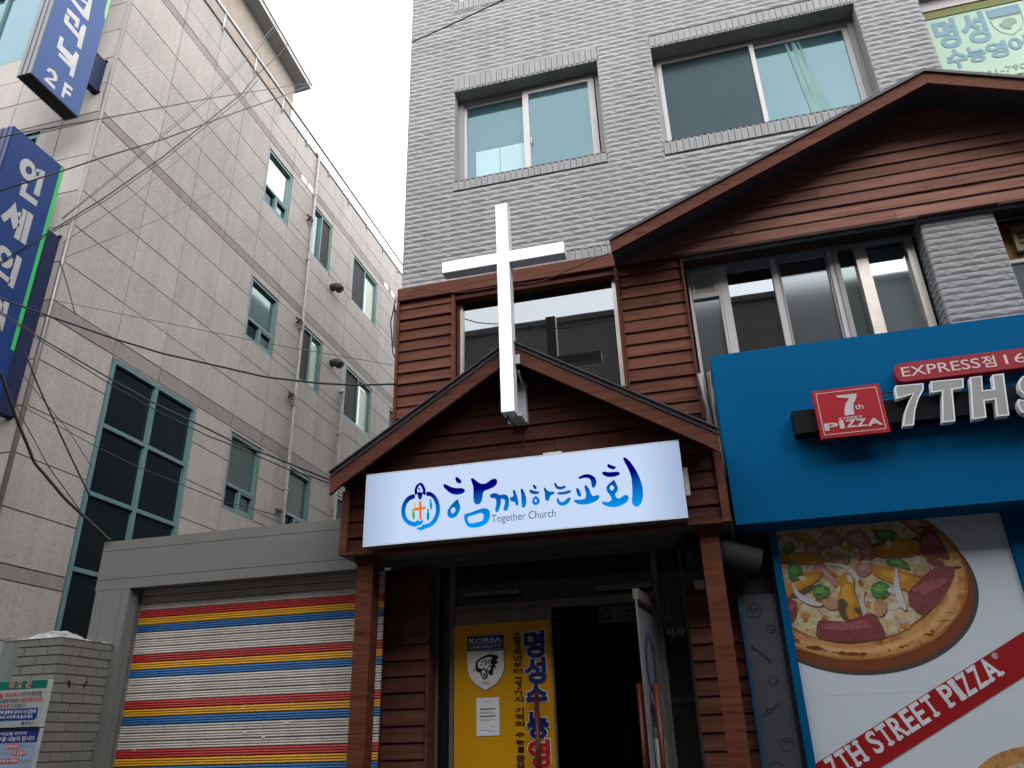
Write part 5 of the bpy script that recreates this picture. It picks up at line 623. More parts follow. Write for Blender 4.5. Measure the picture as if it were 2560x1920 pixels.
b.box(-1.224, -1.19, 5.105, 5.118, 2.60 + H, 2.675 + H)
b.build("bracket", mat("bracket_steel", (.42, .43, .45), .45, .1, 9), cr)
b = MB(); b.tube([(-1.30, 5.10, 2.183 + H), (-1.285, 5.12, 2.14 + H), (-1.255, 5.2, 2.12 + H), (-1.235, 5.305, 2.11 + H), (-1.232, 5.31, 2.03 + H), (-1.25, 5.31, 1.97 + H), (-1.245, 5.30, 1.90 + H), (-1.243, 5.29, 1.862 + H)], .006, 6); b.build("power_cord", WIRE, cr, True)

# ================================================================== CHURCH SIGN
cs = thing("church_sign", (-1.26, 5.25, 2.9), "long white backlit church sign with blue brush lettering above the entrance", "sign")
b = MB(); b.box(-2.433, -.092, 5.170, 5.174, 1.319 + H, 1.857 + H)
b.build("lit_face", emit("sign_face", (.565, .70, .94), 1.0, edge=(-2.435, -.09)), cs)
b = MB(); b.box(-2.437, -.088, 5.1745, 5.30, 1.316 + H, 1.860 + H, 0); b.box(-2.437, -.088, 5.166, 5.174, 1.8575 + H, 1.8655 + H, 1); b.box(-2.437, -.088, 5.166, 5.174, 1.310 + H, 1.3185 + H, 1)
b.box(-2.437, -2.4335, 5.166, 5.174, 1.319 + H, 1.857 + H, 1); b.box(-.0915, -.088, 5.166, 5.174, 1.319 + H, 1.857 + H, 1)
b.build("casing", [mat("sign_back", (.10, .095, .095), .6), mat("sign_edge", (.6, .62, .65), .4)], cs)
zc0, zc1 = 1.41 + H, 1.80 + H
BR_ = emit("sign_blue", (0, 0, 0), 1.0, zgrad=(1.425 + H, (.0, .30, .86), 1.66 + H, (.002, .0, .19)))
b = MB()
for l in CH: b.flat(l, onF(5.1665))
b.build("lettering", BR_, cs)
b = MB(); text(b, "Together Church", (-1.452, -.985, 1.385, 1.458), onF(5.1665)); b.build("lettering", emit("sign_grey", (.07, .11, .14), 1.0), cs)
b = MB(); ec = {'grad': 0, 'orange': 1, 'yellow': 2, 'green': 3, 'teal': 4, 'sky': 5}
for i, (c, l) in enumerate(EM): b.flat(l, onF(5.1668 - (.0008 if c == 'orange' and i == 5 else 0)), ec[c])
b.build("emblem", [BR_, emit("s_or", (.80, .16, .02), 1), emit("s_ye", (.85, .42, .02), 1), emit("s_gr", (.07, .42, .03), 1), emit("s_te", (.0, .28, .36), 1), emit("s_sk", (.0, .28, .70), 1)], cs)
b = MB(); SBR = mat("sign_bracket", (.55, .55, .56), .45, .1); b.box(-1.06, -.925, 5.19, 5.33, 1.866 + H, 1.888 + H); b.build("bracket", SBR, cs); b = MB(); b.box(-.086, -.055, 5.29, 5.305, 1.50 + H, 1.70 + H); b.build("bracket", SBR, cs)

# duct, junction box, wires beside the porch
t = thing("flexible_duct", (.1, 5.62, 2.8), "grey ribbed flexible duct with an open end tucked under the porch ceiling", "duct")
b = MB(); P = []; R = []
for i in range(61):
    k = i / 60; P.append((-.16 + .50 * k, 5.60 + .10 * k, 1.165 - .10 * k * k + H)); R.append(.115 + (.009 if i % 2 else -.007))
b.tube(P, R, 20, caps=False); b.build("hose", mat("duct_grey", (.022, .025, .027), .8, .1), t, True)
b = MB(); c0 = Vector(P[0]); b.tube([c0 + Vector((-.004, -.0008, 0)), c0 + Vector((.02, .004, 0))], .125, 20, caps=False); b.tube([c0 + Vector((.06, .01, 0)), c0 + Vector((.062, .01, 0))], .11, 20); b.build("mouth", DARK, t, True)
t = tag(MB().box(-.115, -.045, 5.70, 5.76, .935 + H, .99 + H).build("label_box", mat("pale_box", (.28, .26, .26), .5)), "small pale box with a red stripe fixed beside the duct", "box")
b = MB(); b.box(-.19, -.0, 5.70, 5.86, .992 + H, 1.10 + H); tag(b.build("junction_box", mat("box_grey", (.06, .06, .06), .6)), "dull grey housing above the small pale box", "box")
b = MB()
for k in range(7):
    x = .16 + .018 * k; b.tube([(x, 5.90 - .02 * k, 2.66 + H), (x + .01 * (k % 3) - .01, 5.90 - .02 * k, 2.3 + H), (x - .012 + .01 * (k % 2), 5.88 - .02 * k, 2.0 + H), (x + .015, 5.86 - .02 * k, 1.72 + H)], .007 + .003 * (k % 3), 6, m=k % 3)
b.tube([(.13, 5.86, 2.66 + H), (.15, 5.86, 2.45 + H), (.19, 5.83, 2.02 + H)], .016, 8, m=0)
tag(b.build("cable_bundle", [GALV, WIRE, WIREG], None, True), "tangle of pipes and wires between the porch roof and the blue shop panel", "cables")

# ================================================================== BLUE SHOP SIGN
ss = thing("shop_sign", (2.2, 5.6, 3.5), "big blue fascia sign with white channel letters over the pizza shop", "sign")
BLUE = mat("blue_panel", (.0005, .080, .205), .55, .05, 1.5, spec=.03); RED = mat("sign_red", (.30, .008, .016), .5, .04); SWHT = mat("letter_white", (.27, .275, .275), .45, .04); SEDGE = mat("letter_edge", (.68, .70, .72), .35, .03)
b = MB(); b.box(.222, 4.4, 5.5, 5.86, 1.314 + H, 2.633 + H); b.build("panel", BLUE, ss)
b = MB(); b.box(.715, 4.4, 5.39, 5.498, 1.894 + H, 2.064 + H); b.build("rail", mat("black_rail", (.010, .011, .013), .6, .1, spec=.05), ss)
def letter(nm, loop):
    n = len(loop); a = sum(loop[i][0] * loop[(i + 1) % n][1] - loop[(i + 1) % n][0] * loop[i][1] for i in range(n))
    if a < 0: loop = loop[::-1]
    c = (sum(p[0] for p in loop) / n, sum(p[1] for p in loop) / n); b = MB()
    ins = []
    for i in range(n):
        p, q, r = Vector(loop[i - 1]), Vector(loop[i]), Vector(loop[(i + 1) % n]); d1 = (q - p).normalized(); d2 = (r - q).normalized()
        n1 = Vector((-d1.y, d1.x)); n2 = Vector((-d2.y, d2.x)); m_ = (n1 + n2); m_ = m_ / max(.4, m_.length_squared / 2) if m_.length > 1e-3 else n1
        ins.append(tuple(q + m_ * .008))
    b.flat([loop, ins], onF(5.33), 1); b.flat([ins], onF(5.3315), 0)
    for i in range(n):
        j = (i + 1) % n; b.face([(loop[i][0], 5.33, loop[i][1] + H), (loop[j][0], 5.33, loop[j][1] + H), (loop[j][0], 5.389, loop[j][1] + H), (loop[i][0], 5.389, loop[i][1] + H)], 1)
    return b.build("channel_letter", [SWHT, SEDGE], ss)
for l in (L7, LT, LH, LS): letter("l", l)
b = MB(); b.box(.866, 1.309, 5.340, 5.388, 1.817 + H, 2.175 + H, 0)
Fl = onF(5.3375); m_ = .022
for x0, x1, z0, z1 in ((.866 + m_, 1.309 - m_, 1.817 + m_, 1.817 + m_ + .005), (.866 + m_, 1.309 - m_, 2.175 - m_ - .005, 2.175 - m_), (.866 + m_, .866 + m_ + .005, 1.8445, 2.1475), (1.309 - m_ - .005, 1.309 - m_, 1.8445, 2.1475)): b.flat([[(x0, z0), (x1, z0), (x1, z1), (x0, z1)]], Fl, 1)
Fl = onF(5.3375); b.flat([LOGO7], Fl, 1); text(b, "th", (1.122, 1.176, 2.003, 2.040), Fl, 1, .01)
for i, ch in enumerate("STREET"): u = 1.003 + i * .0262; h_ = .004 * abs(i - 2.5); text(b, ch, (u, u + .022, 1.941 - h_, 1.957 - h_ * .4), Fl, 1, .015)
for ch, bx in zip("PIZZA", ((.905, .985, 1.872, 1.922), (1.004, 1.023, 1.876, 1.928), (1.046, 1.104, 1.878, 1.930), (1.112, 1.170, 1.876, 1.928), (1.180, 1.266, 1.872, 1.922))):
    LD = globals().get("LD", 5.3372) - .0004; text(b, ch, bx, onF(LD), 1, .03)
b.build("logo_box", [RED, mat("logo_pale", (.46, .40, .42), .45)], ss)
b = MB(); r_ = .04; x0, x1, z0, z1 = 1.452, 4.3, 2.198, 2.340
b.prism([(x0 + r_, z0), (x1, z0), (x1, z1), (x0 + r_, z1), (x0 + r_ * .3, z1 - r_ * .35), (x0, z1 - r_), (x0, z0 + r_), (x0 + r_ * .3, z0 + r_ * .35)], 5.42, 5.498)
Fx = onF(5.4175); text(b, "EXPRESS", (1.492, 1.992, 2.233, 2.306), Fx, 1, .004); text(b, "점", (2.008, 2.090, 2.228, 2.312), Fx, 1, .01); text(b, "1688-7700", (2.147, 2.86, 2.233, 2.306), Fx, 1, .0)
b.build("phone_bar", [mat("bar_red", (.24, .016, .028), .4, .04), mat("bar_letters", (.55, .42, .44), .5)], ss)
b = MB(); b.tube([(1.30, 5.45, 2.10 + H), (1.335, 5.40, 2.125 + H), (1.37, 5.39, 2.118 + H), (1.41, 5.40, 2.12 + H)], .005, 6); b.tube([(1.31, 5.43, 2.08 + H), (1.34, 5.40, 2.095 + H), (1.375, 5.40, 2.09 + H)], .004, 6); b.build("wire", WIRE, ss, True)

# ================================================================== PIZZA POSTER
pp = thing("pizza_poster", (1.2, 5.79, 0), "large pizza poster in a blue frame with a red diagonal banner", "poster")
PAP = mat("poster_white", (.46, .505, .56), .4, .015, 1); BLUEF2 = mat("blue_frame", (.0005, .07, .18), .55, .05, 2, spec=.04)
b = MB(); b.box(.496, 1.965, 5.79, 5.81, .02, .203 + H); b.box(.496, 1.965, 5.79, 5.81, .204 + H, 1.313 + H); b.build("board", PAP, pp)
b = MB(); b.box(.444, .4955, 5.735, 5.80, .02, 1.313 + H); b.build("frame", BLUEF2, pp); b = MB(); b.box(1.966, 2.05, 5.76, 5.80, .02, 1.313 + H); b.box(2.051, 4.4, 5.78, 5.82, 1.12 + H, 1.313 + H); b.build("frame", BLUEF2, pp)
PC = {'ham': speck("ham", [(.20, .06, .06), (.36, .16, .15), (.27, .09, .09)], 22), 'pump': speck("pumpkin", [(.22, .08, .004), (.38, .18, .01), (.30, .12, .006)], 25), 'char': speck("char", [(.03, .02, .01), (.09, .05, .02)], 40), 'broc': speck("broccoli", [(.008, .03, .006), (.03, .13, .02), (.10, .26, .05)], 60),
      'wal': speck("walnut", [(.12, .05, .018), (.38, .23, .12), (.22, .11, .045)], 40), 'onion': mat("onion", (.42, .40, .43), .5), 'alm': mat("almond", (.44, .40, .33), .5), 'saus': speck("sausage", [(.07, .008, .011), (.17, .028, .034), (.11, .014, .018)], 30), 'saus2': speck("sausage_cut", [(.10, .015, .018), (.19, .04, .045)], 30), 'brown': speck("browned", [(.32, .10, .02), (.42, .18, .06)], 40)}
PK = list(PC)
def disc(cx, cz, rx, rz, n=64, wob=0.0): 
    ph = random.uniform(0, 6); return [(cx + rx * math.cos(6.2832 * i / n) * (1 + wob * math.sin(i * .9 + ph)), cz + rz * math.sin(6.2832 * i / n) * (1 + wob * math.cos(i * 1.3 + ph))) for i in range(n)]
def crop(l, x0=.4975, x1=1.964, z0=-1.5, z1=1.311):
    for a, c in (((x0, z1), (x0, z0)), ((x0, z0), (x1, z0)), ((x1, z0), (x1, z1)), ((x1, z1), (x0, z1))):
        l = clip(l, a, c)
        if len(l) < 3: return None
    return l
def ccw(l): return l if sum(l[i][0] * l[(i + 1) % len(l)][1] - l[(i + 1) % len(l)][0] * l[i][1] for i in range(len(l))) > 0 else l[::-1]
CRUST = speck("crust", [(.17, .05, .010), (.32, .14, .035), (.40, .21, .075), (.27, .10, .018)], 7); CHEESE = speck("cheese", [(.22, .06, .012), (.38, .24, .09), (.46, .39, .22), (.30, .27, .21), (.33, .11, .025)], 14)
b = MB()
b.flat([crop(disc(.945, .868, .765, .55))], onF(5.7888), 0); b.flat([crop(disc(.935, .892, .752, .548))], onF(5.7882), 1); b.flat([crop(disc(.93, .95, .745, .545, wob=.004))], onF(5.7876), 7)  # first ellipse is the tray's shadow, printed into the picture
NR = 10
for q_ in range(NR): k_ = (q_ + .6) / NR; b.flat([crop(disc(.93 - .028 * k_, .95 + .033 * k_, .745 - .135 * k_, .545 - .083 * k_, wob=.004))], onF(5.7876 - .00004 * (q_ + 1)), (17 + len(PK)) if q_ in (0, NR - 1) else 2 if q_ in (1, 2, 7, 8) else (14 + len(PK)) if q_ in (3, 6) else (15 + len(PK)))  # ring tones paint rounded shading: dark edges, pale highlight on top
b.flat([crop(disc(.901, .984, .612, .463, wob=.01))], onF(5.78712), 16 + len(PK)); b.flat([crop(disc(.90, .985, .60, .455, wob=.012))], onF(5.787), 3)
for i in range(150):
    a = random.uniform(0, 6.283); r = math.sqrt(random.random()); x, z = .90 + .57 * r * math.cos(a), .985 + .42 * r * math.sin(a); s = random.uniform(.008, .028)
    l = crop(disc(x, z, s * random.uniform(.7, 1.8), s, 7, .15))
    if l: b.flat([l], onF(5.7866 - i * 1e-6), random.choice((4, 5, 6, 4)))
for i in range(70):
    a = random.uniform(0, 6.283); x, z = .93 + .68 * math.cos(a), .95 + .50 * math.sin(a); l = crop(disc(x, z, random.uniform(.004, .05), random.uniform(.003, .016), 7, .2))
    if l: b.flat([l], onF(5.7868 - i * 1e-6), random.choice((7, 8, 7)))
for i, (k, l) in enumerate(PZ):
    l = crop(ccw(l))
    if l:
        if k in ('saus', 'pump', 'broc', 'ham', 'wal', 'onion'):
            cx = sum(p[0] for p in l) / len(l); cz = sum(p[1] for p in l) / len(l); d_ = crop([(cx + (p[0] - cx) * 1.05 + .004, cz + (p[1] - cz) * 1.05 - .007) for p in l])
            if d_: b.flat([d_], onF(5.78551 - i * 2.5e-5), 9 + len(PK))  # dark offset copy: contact shadow printed under the topping
        b.flat([l], onF(5.7855 - i * 2.5e-5 - .00001), 9 + PK.index(k))
        if k == 'saus':                                   # printed sheen along the sausage
            h_ = crop([(cx + (p[0] - cx) * .72 - .004, cz + (p[1] - cz) * .34 + .018) for p in l])
            if h_: b.flat([h_], onF(5.7855 - i * 2.5e-5 - .00002), 10 + len(PK))
        if k in ('pump', 'broc', 'ham'):
            h_ = crop([(cx + (p[0] - cx) * .55 - .003, cz + (p[1] - cz) * .45 + .008) for p in l])
            if h_: b.flat([h_], onF(5.7855 - i * 2.5e-5 - .00002), {'pump': 11, 'broc': 12, 'ham': 13}[k] + len(PK))
c2 = (1.78, -.47); b.flat([crop(disc(c2[0], c2[1], .47, .35))], onF(5.7876), 2); b.flat([crop(disc(c2[0], c2[1], .38, .27))], onF(5.787), 3)
for i in range(60):
    a = random.uniform(0, 6.283); r = math.sqrt(random.random()); l = crop(disc(c2[0] + .35 * r * math.cos(a), c2[1] + .24 * r * math.sin(a), .03, .02, 8, .2))
    if l: b.flat([l], onF(5.7866 - i * 1e-6), random.choice((4, 5, 9 + PK.index('broc'), 9 + PK.index('pump'), 9 + PK.index('ham'))))
b.build("pizza_picture", [mat("printed_shadow", (.05, .045, .045), .5), mat("tray_brown", (.14, .04, .014), .5, .1), CRUST, CHEESE, mat("melt_white", (.42, .38, .28), .5), mat("melt_orange", (.30, .10, .018), .5), mat("melt_cream", (.38, .31, .18), .5), mat("crust_dark", (.14, .04, .008), .5), mat("crust_pale", (.40, .24, .10), .5)] + [PC[k] for k in PK] + [speck('topping_shadow', [(.05, .018, .006), (.16, .06, .015)], 30), speck('sausage_sheen', [(.13, .02, .026), (.26, .07, .075), (.16, .026, .032)], 45), speck('pumpkin_light', [(.40, .20, .01), (.50, .28, .02)], 30), speck('broccoli_light', [(.04, .16, .02), (.14, .32, .06)], 80), speck('ham_light', [(.36, .16, .15), (.46, .26, .24)], 30), speck('crust_golden', [(.30, .12, .03), (.44, .23, .085), (.40, .18, .05)], 9), speck('crust_top', [(.38, .19, .06), (.50, .29, .13), (.42, .21, .07)], 9), speck('crust_inner', [(.13, .04, .008), (.26, .09, .02)], 12), speck('crust_edge', [(.17, .055, .010), (.32, .12, .03)], 10)], pp)
b = MB(); a_ = math.atan(.522); ca, sa = math.cos(a_), math.sin(a_)
b.flat([crop([(.40, -.2445), (.50, -.42), (2.2, .468), (2.2, .6945)])], onF(5.7845), 0)
bo = (.600, -.292); Fb = lambda u, v: (bo[0] + u * ca - v * sa, 5.782, bo[1] + u * sa + v * ca + H); Fb2 = lambda u, v: (bo[0] + u * ca - v * sa, 5.781, bo[1] + u * sa + v * ca + H)
u = .0; hh = .125
for ch, wd in (("7", .075), ("T", .085), ("H", .098), (" ", .045), ("S", .08), ("T", .085), ("R", .095), ("E", .08), ("E", .08), ("T", .085), (" ", .045), ("P", .088), ("I", .046), ("Z", .085), ("Z", .085), ("A", .105), ("®", .035)):
    if ch != " ":
        if ch == "®": text(b, ch, (u + .01, u + .045, .09, .125), Fb, 1, 0)
        else: text(b, ch, (u + .010, u + wd - .010, 0, hh), Fb, 1, .024)
        ft = {"T": ((.25, .75, 0),), "H": ((0, .42, 0), (.58, 1, 0), (0, .42, 1), (.58, 1, 1)), "P": ((0, .55, 0),), "I": ((0, 1, 0), (0, 1, 1)), "A": ((-.05, .38, 0), (.62, 1.05, 0)), "R": ((0, .45, 0), (.65, 1.05, 0))}.get(ch, ())
        for p0, p1, tp in ft: z0 = 0 if not tp else hh - .018; b.flat([[(u + p0 * wd, z0), (u + p1 * wd, z0), (u + p1 * wd, z0 + .018), (u + p0 * wd, z0 + .018)]], Fb2, 1)
    u += wd
bm = MB(); bm.v, bm.f, bm.m = b.v, b.f, b.m
bm.build("banner", [mat("banner_red", (.24, .010, .012), .4, .03), mat("banner_white", (.52, .53, .56), .4)], pp)
dp = thing("doodle_panel", (.3, 5.79, 0), "narrow slate grey panel with black vegetable doodles beside the pizza poster", "panel")
b = MB(); b.box(.190, .417, 5.79, 5.81, .02, .878 + H, 0); b.box(.168, .189, 5.77, 5.81, .02, .878 + H, 1); b.box(.418, .443, 5.795, 5.83, .02, 1.3 + H, 2); b.build("board", [mat("slate_panel", (.052, .055, .066), .55, .03, 2), mat("deep_blue_edge", (.006, .05, .12), .5), DARK], dp)
b = MB()
for i_, l in enumerate(DO):
    if i_ in (5, 8, 14, 16, 23, 26): b.build("doodle", BLKP, dp); b = MB()
    for (x0, z0), (x1, z1) in zip(l, l[1:]):
        d = Vector((x1 - x0, z1 - z0)); 
        if d.length < 1e-4: continue
        n = Vector((-d.y, d.x)).normalized() * .002; b.flat([[(x0 - n.x, z0 - n.y), (x1 - n.x, z1 - n.y), (x1 + n.x, z1 + n.y), (x0 + n.x, z0 + n.y)]], onF(5.7885))
b.build("doodle", BLKP, dp)
b = MB(); b.box(.19, 6.4, 5.86, 5.99, 0, 1.30 + H); b.build("shop_front", mat("shop_dark", (.03, .03, .033), .7, .2), bld)

# ================================================================== SHUTTER GATE
ga = thing("shutter_gate", (-3.8, 5.7, 0), "grey metal gateway closed by a roller shutter striped red, yellow and blue", "gate")
b = MB(); X0, X1 = -5.104, -2.60
for z0, z1 in ((1.252, 1.334), (1.338, 1.583), (1.587, 1.670)): b.box(X0, X1, 5.60, 5.75, z0 + H, z1 + H, 0)
b.box(X0 + .004, X1, 5.604, 5.95, 1.256 + H, 1.666 + H, 1); b.build("beam", [GMETAL, mat("groove", (.03, .03, .03), .8)], ga)
b = MB(); b.box(-5.093, -5.008, 5.60, 5.80, 0, 1.25 + H, 0); b.box(-5.004, -4.830, 5.60, 5.80, 0, 1.25 + H, 0); b.box(-4.826, -4.757, 5.60, 5.80, 0, 1.25 + H, 0); b.box(-5.08, -4.76, 5.606, 5.79, 0, 1.249 + H, 1); b.build("post", [GMETAL, mat("groove", (.03, .03, .03))], ga)
b = MB(); b.box(-4.756, -4.735, 5.66, 5.70, 0, 1.25 + H); b.box(-4.756, -4.735, 5.725, 5.80, 0, 1.25 + H); b.build("guide_rail", GMETAL, ga)
SG = mat("slat_grey", (.39, .362, .325), .5, .10, 5, stretch=(.5, 1, 9), rand=.06, dirt=.12); cols = [mat("slat_red", (.32, .022, .022), .45, .12, 4, stretch=(.5, 1, 6), rand=.12), mat("slat_yellow", (.48, .235, .010), .45, .10, 4, stretch=(.5, 1, 6), rand=.08), mat("slat_blue", (.016, .10, .27), .45, .14, 4, stretch=(.5, 1, 6), rand=.25)]
b = MB(); z = 1.0782; k = 0; pit = .0597
prof = [(0, .004), (.004, -.002), (.012, -.006), (.020, -.001), (.022, -.001), (.030, -.006), (.038, -.001), (.040, -.001), (.048, -.006), (.055, -.002), (.0575, .005)]
for i in range(-3, 46):
    zt = 1.0782 - i * pit
    if zt - pit < -1.58: break
    ph = i % 6; m_ = {0: 1, 1: 2, 2: 3}.get(ph, 0) if i >= 0 else 0
    n = len(b.v); sag = random.uniform(-.0012, .0012)
    for x in (-4.75, -2.50):
        for dz, dy in prof: b.v.append((x, 5.75 + dy + sag, zt - dz + H))
    q_ = len(prof)
    for j in range(q_ - 1): b.f.append((n + j, n + q_ + j, n + q_ + j + 1, n + j + 1)); b.m.append(m_)
b.box(-4.75, -2.5, 5.757, 5.765, 0, 1.26 + H, 4)
b.build("shutter", [SG] + cols + [mat("groove", (.03, .03, .03))], ga)
for k, (x, z, w_, h_) in enumerate(((-3.66, .27, .03, .012), (-3.62, .10, .03, .016), (-3.28, .155, .05, .014), (-3.46, .06, .035, .018), (-4.58, .0, .03, .01), (-2.72, .10, .03, .012))):
    b = MB(); b.flat([[(x, z), (x + w_, z + .003), (x + w_ * .9, z + h_), (x + .003, z + h_ * .8)]], onF(5.741)); tag(b.build("torn_sticker", mat("sticker_rest", (.5, .5, .52), .6)), "pale scrap of torn sticker left on the striped shutter", "sticker", "torn sticker scraps on the shutter")

# ================================================================== BRICK PIER AND ITS NOTICES
pr = thing("brick_pier", (-5.05, 5.3, 0), "low grey painted brick wall end beside the shutter post", "wall")
PB = mat("pier_paint", (.145, .141, .128), .75, .06, 6, bump=.3, rand=.05); MO = mat("pier_mortar", (.11, .107, .098), .9, .1, 8, bump=.4)
b = MB(); b.box(-5.205, -4.826, 5.062, 5.598, 0, .785 + H, 1); c_ = .0665; row = 0; z = .803
def brk(x0, x1, y0, y1, z0, z1): b.box(x0, x1, y0, y1, z0 + H, z1 + H, 0)
while z > -1.55:
    z0, z1 = z - c_ + .009, z; o = .11 if row % 2 else 0
    x = -4.82; w_ = (.11 if row % 2 else .2); xs = []
    brk(-4.82 - w_, -4.82, 5.055 + random.uniform(-.002, .002), 5.055 + (.2 if row % 2 else .11), z0, z1); x -= w_ + .009
    while x > -5.2:
        x2 = max(x - .2, -5.207); brk(x2, x, 5.055 + random.uniform(-.002, .002), 5.10, z0 + random.uniform(-.001, .001), z1); x = x2 - .009
    y = 5.055 + (.2 if row % 2 else .11) + .009
    while y < 5.59:
        y2 = min(y + .2, 5.597); brk(-4.87, -4.82 + random.uniform(-.002, .002), y, y2, z0 + random.uniform(-.001, .001), z1); y = y2 + .009
    z -= c_; row += 1
b.build("bricks", [PB, MO], pr)
b = MB(); N = 14
for i in range(N):
    for j in range(N):
        def hgt(u, v): return .806 + .075 * max(0, 1 - ((u - .35) ** 2 * 4.5 + (v - .45) ** 2 * 5)) + .010 * math.sin(u * 17 + v * 9) * math.cos(v * 23 - u * 5) + .004 * math.sin(u * 61) * math.sin(v * 53)
        P = []
        for di, dj in ((0, 0), (1, 0), (1, 1), (0, 1)):
            u_, v_ = (i + di) / N, (j + dj) / N; ed = 0 if (u_ in (0, 1) or v_ in (0, 1)) else 1
            P.append((-5.215 + .40 * u_, 5.05 + .545 * v_, (hgt(u_, v_) if ed else .80) + H))
        b.face(P)
b.build("mortar_cap", mat("old_mortar", (.25, .25, .245), .9, .45, 14, bump=.8), pr)
b = MB(); b.box(-5.375, -5.21, 5.07, 5.5, 0, .812 + H); tag(b.build("plaster_wall", mat("grey_plaster", (.14, .155, .15), .85, .06, 4, bump=.3, dirt=.1)), "smooth grey plastered wall end left of the brick pier", "wall")
b = MB(); b.prism([(-5.38, .80), (-5.205, .80), (-5.21, .822), (-5.29, .828), (-5.37, .818)], 5.065, 5.5)
tag(b.build("mortar_ridge", mat("old_mortar", (.36, .36, .35))), "crusty strip of old mortar on top of the plastered wall end", "mortar")
for x, z, dx in ((-.0, .455, .012), (0, .45, -.03)):
    pass
b = MB(); b.bar((-4.817, 5.20, .50 + H), (-4.815, 5.215, .455 + H), .006, .02); tag(b.build("paint_mark", BLKP), "short black mark left of the other on the brick pier side", "mark")
b = MB(); b.bar((-4.817, 5.385, .505 + H), (-4.815, 5.36, .465 + H), .006, .015); tag(b.build("paint_mark", BLKP), "slanting black mark on the brick pier side, nearer the shutter", "mark")
wsn = thing("warning_sign", (-5.1, 5.02, 1.95), "green topped Korean warning sign on the brick pier, uppermost of two", "sign")
SX0 = -5.62; PGRN = mat("sign_green", (.004, .10, .065), .45, .04); PWH = mat("sign_white", (.26, .285, .28), .45, .03); PBL = mat("sign_blue_print", (.004, .028, .16), .45, .04)
b = MB(); b.box(SX0, -4.812, 5.0, 5.048, .178 + H, .498 + H, 0); Fw = onF(4.998); Fw2 = onF(4.9965); b.flat([[(SX0, .180), (-4.83, .180), (-4.815, .195), (-4.815, .436), (SX0, .436)]], Fw, 1); b.flat([[(SX0, .436), (-4.815, .436), (-4.815, .485), (-4.825, .496), (SX0, .496)]], Fw, 2)
b.flat([[(SX0, .226), (-4.862, .226), (-4.846, .238), (-4.846, .305), (SX0, .305)]], Fw2, 3); b.build("board", [mat("sign_edge_b", (.33, .36, .34), .5), PWH, PGRN, PBL], wsn)
b = MB(); F3_ = onF(4.995)
for s, x in (("경", -5.155), ("고", -5.085), ("문", -5.0)): text(b, s, (x, x + .044, .448, .488), onF(4.9962), 2, .05); text(b, s, (x, x + .044, .448, .488), F3_, 0, .01)
WL = [mat("text_red", (.36, .02, .02), .5), mat("text_dark", (.03, .03, .04), .5), mat("text_white", (.5, .5, .5), .5), PBL]; b.build("heading", WL, wsn); b = MB(); text(b, "기를 무단투기", (-5.256, -5.03, .382, .416), F3_, 0, .015); text(b, "하면 폐기물관리법", (-5.02, -4.845, .386, .420), F3_, 1, .012); text(b, "의 규정에 의하여", (-5.24, -5.04, .342, .376), F3_, 1, .012); text(b, "100만원이하의", (-5.02, -4.832, .346, .380), F3_, 0, .015)
text(b, "과태료", (-5.20, -5.105, .304+.006, .338), F3_, 0, .015); text(b, "가 부과됩니다.", (-5.095, -4.955, .306+.004, .338), F3_, 1, .012); b.build("lettering", WL, wsn); b = MB(); text(b, "종량제 봉투에 담아서 내 집앞에", (-5.22, -4.862, .268, .296), F3_, 2, .012); text(b, "부터 밤9시 사이에 내 놓으세요.", (-5.25, -4.875, .236, .262), F3_, 2, .012); b.build("lettering", WL, wsn); b = MB(); text(b, "동작구", (-4.935, -4.855, .192, .215), F3_, 1, .01)
b.flat([disc(-4.955, .204, .010, .012, 12)], F3_, 3)
b.build("lettering", WL, wsn)
ws2 = thing("notice_board", (-5.1, 5.03, 1.65), "blue topped Korean notice hanging under the green warning sign", "sign")
b = MB(); b.box(SX0, -4.812, 5.016, 5.05, -.42 + H, .17 + H, 0); b.flat([[(SX0, .076), (-4.815, .076), (-4.815, .166), (SX0, .166)]], onF(5.0145), 1); b.flat([[(SX0, -.41), (-4.815, -.41), (-4.815, .076), (SX0, .076)]], onF(5.0145), 2)
F4, F5 = onF(5.013), onF(5.0115)
for x0, x1, z in ((-5.075, -4.955, .038), (-5.005, -4.888, -.006), (-5.12, -4.935, -.056)): b.flat([[(x0, z), (x1, z), (x1, z + .032), (x0, z + .032)]], F4, 3)
b.build("board", [mat("sign_edge_b", (.33, .36, .34)), mat("deep_navy_print", (.012, .022, .14), .45), mat("pale_blue_print", (.20, .26, .35), .45), mat("red_block", (.30, .035, .035), .5)], ws2)
b = MB(); text(b, "깨끗한 골목길을 위하여", (-5.30, -4.92, .128, .150), F5, 0, .012); text(b, "일반봉투를 내놓지 맙시다", (-5.27, -4.84, .088, .118), F5, 0, .012); text(b, "종량제 봉투", (-5.07, -4.96, .042, .066), F5, 0, .012); text(b, "에 담아서", (-4.945, -4.865, .044, .066), F5, 1, 0); text(b, "내 집앞에", (-4.998, -4.895, -.002, .022), F5, 0, .012); text(b, "수집이 되는", (-5.15, -5.02, .0, .022), F5, 1, 0); text(b, "저녁 8시부터", (-5.11, -4.94, -.052, -.028), F5, 0, .012); text(b, "내 놓으세요", (-4.93, -4.835, -.05, -.028), F5, 1, 0)
b.build("lettering", [mat("text_white", (.5, .5, .5)), mat("text_grey", (.12, .16, .22), .5)], ws2)

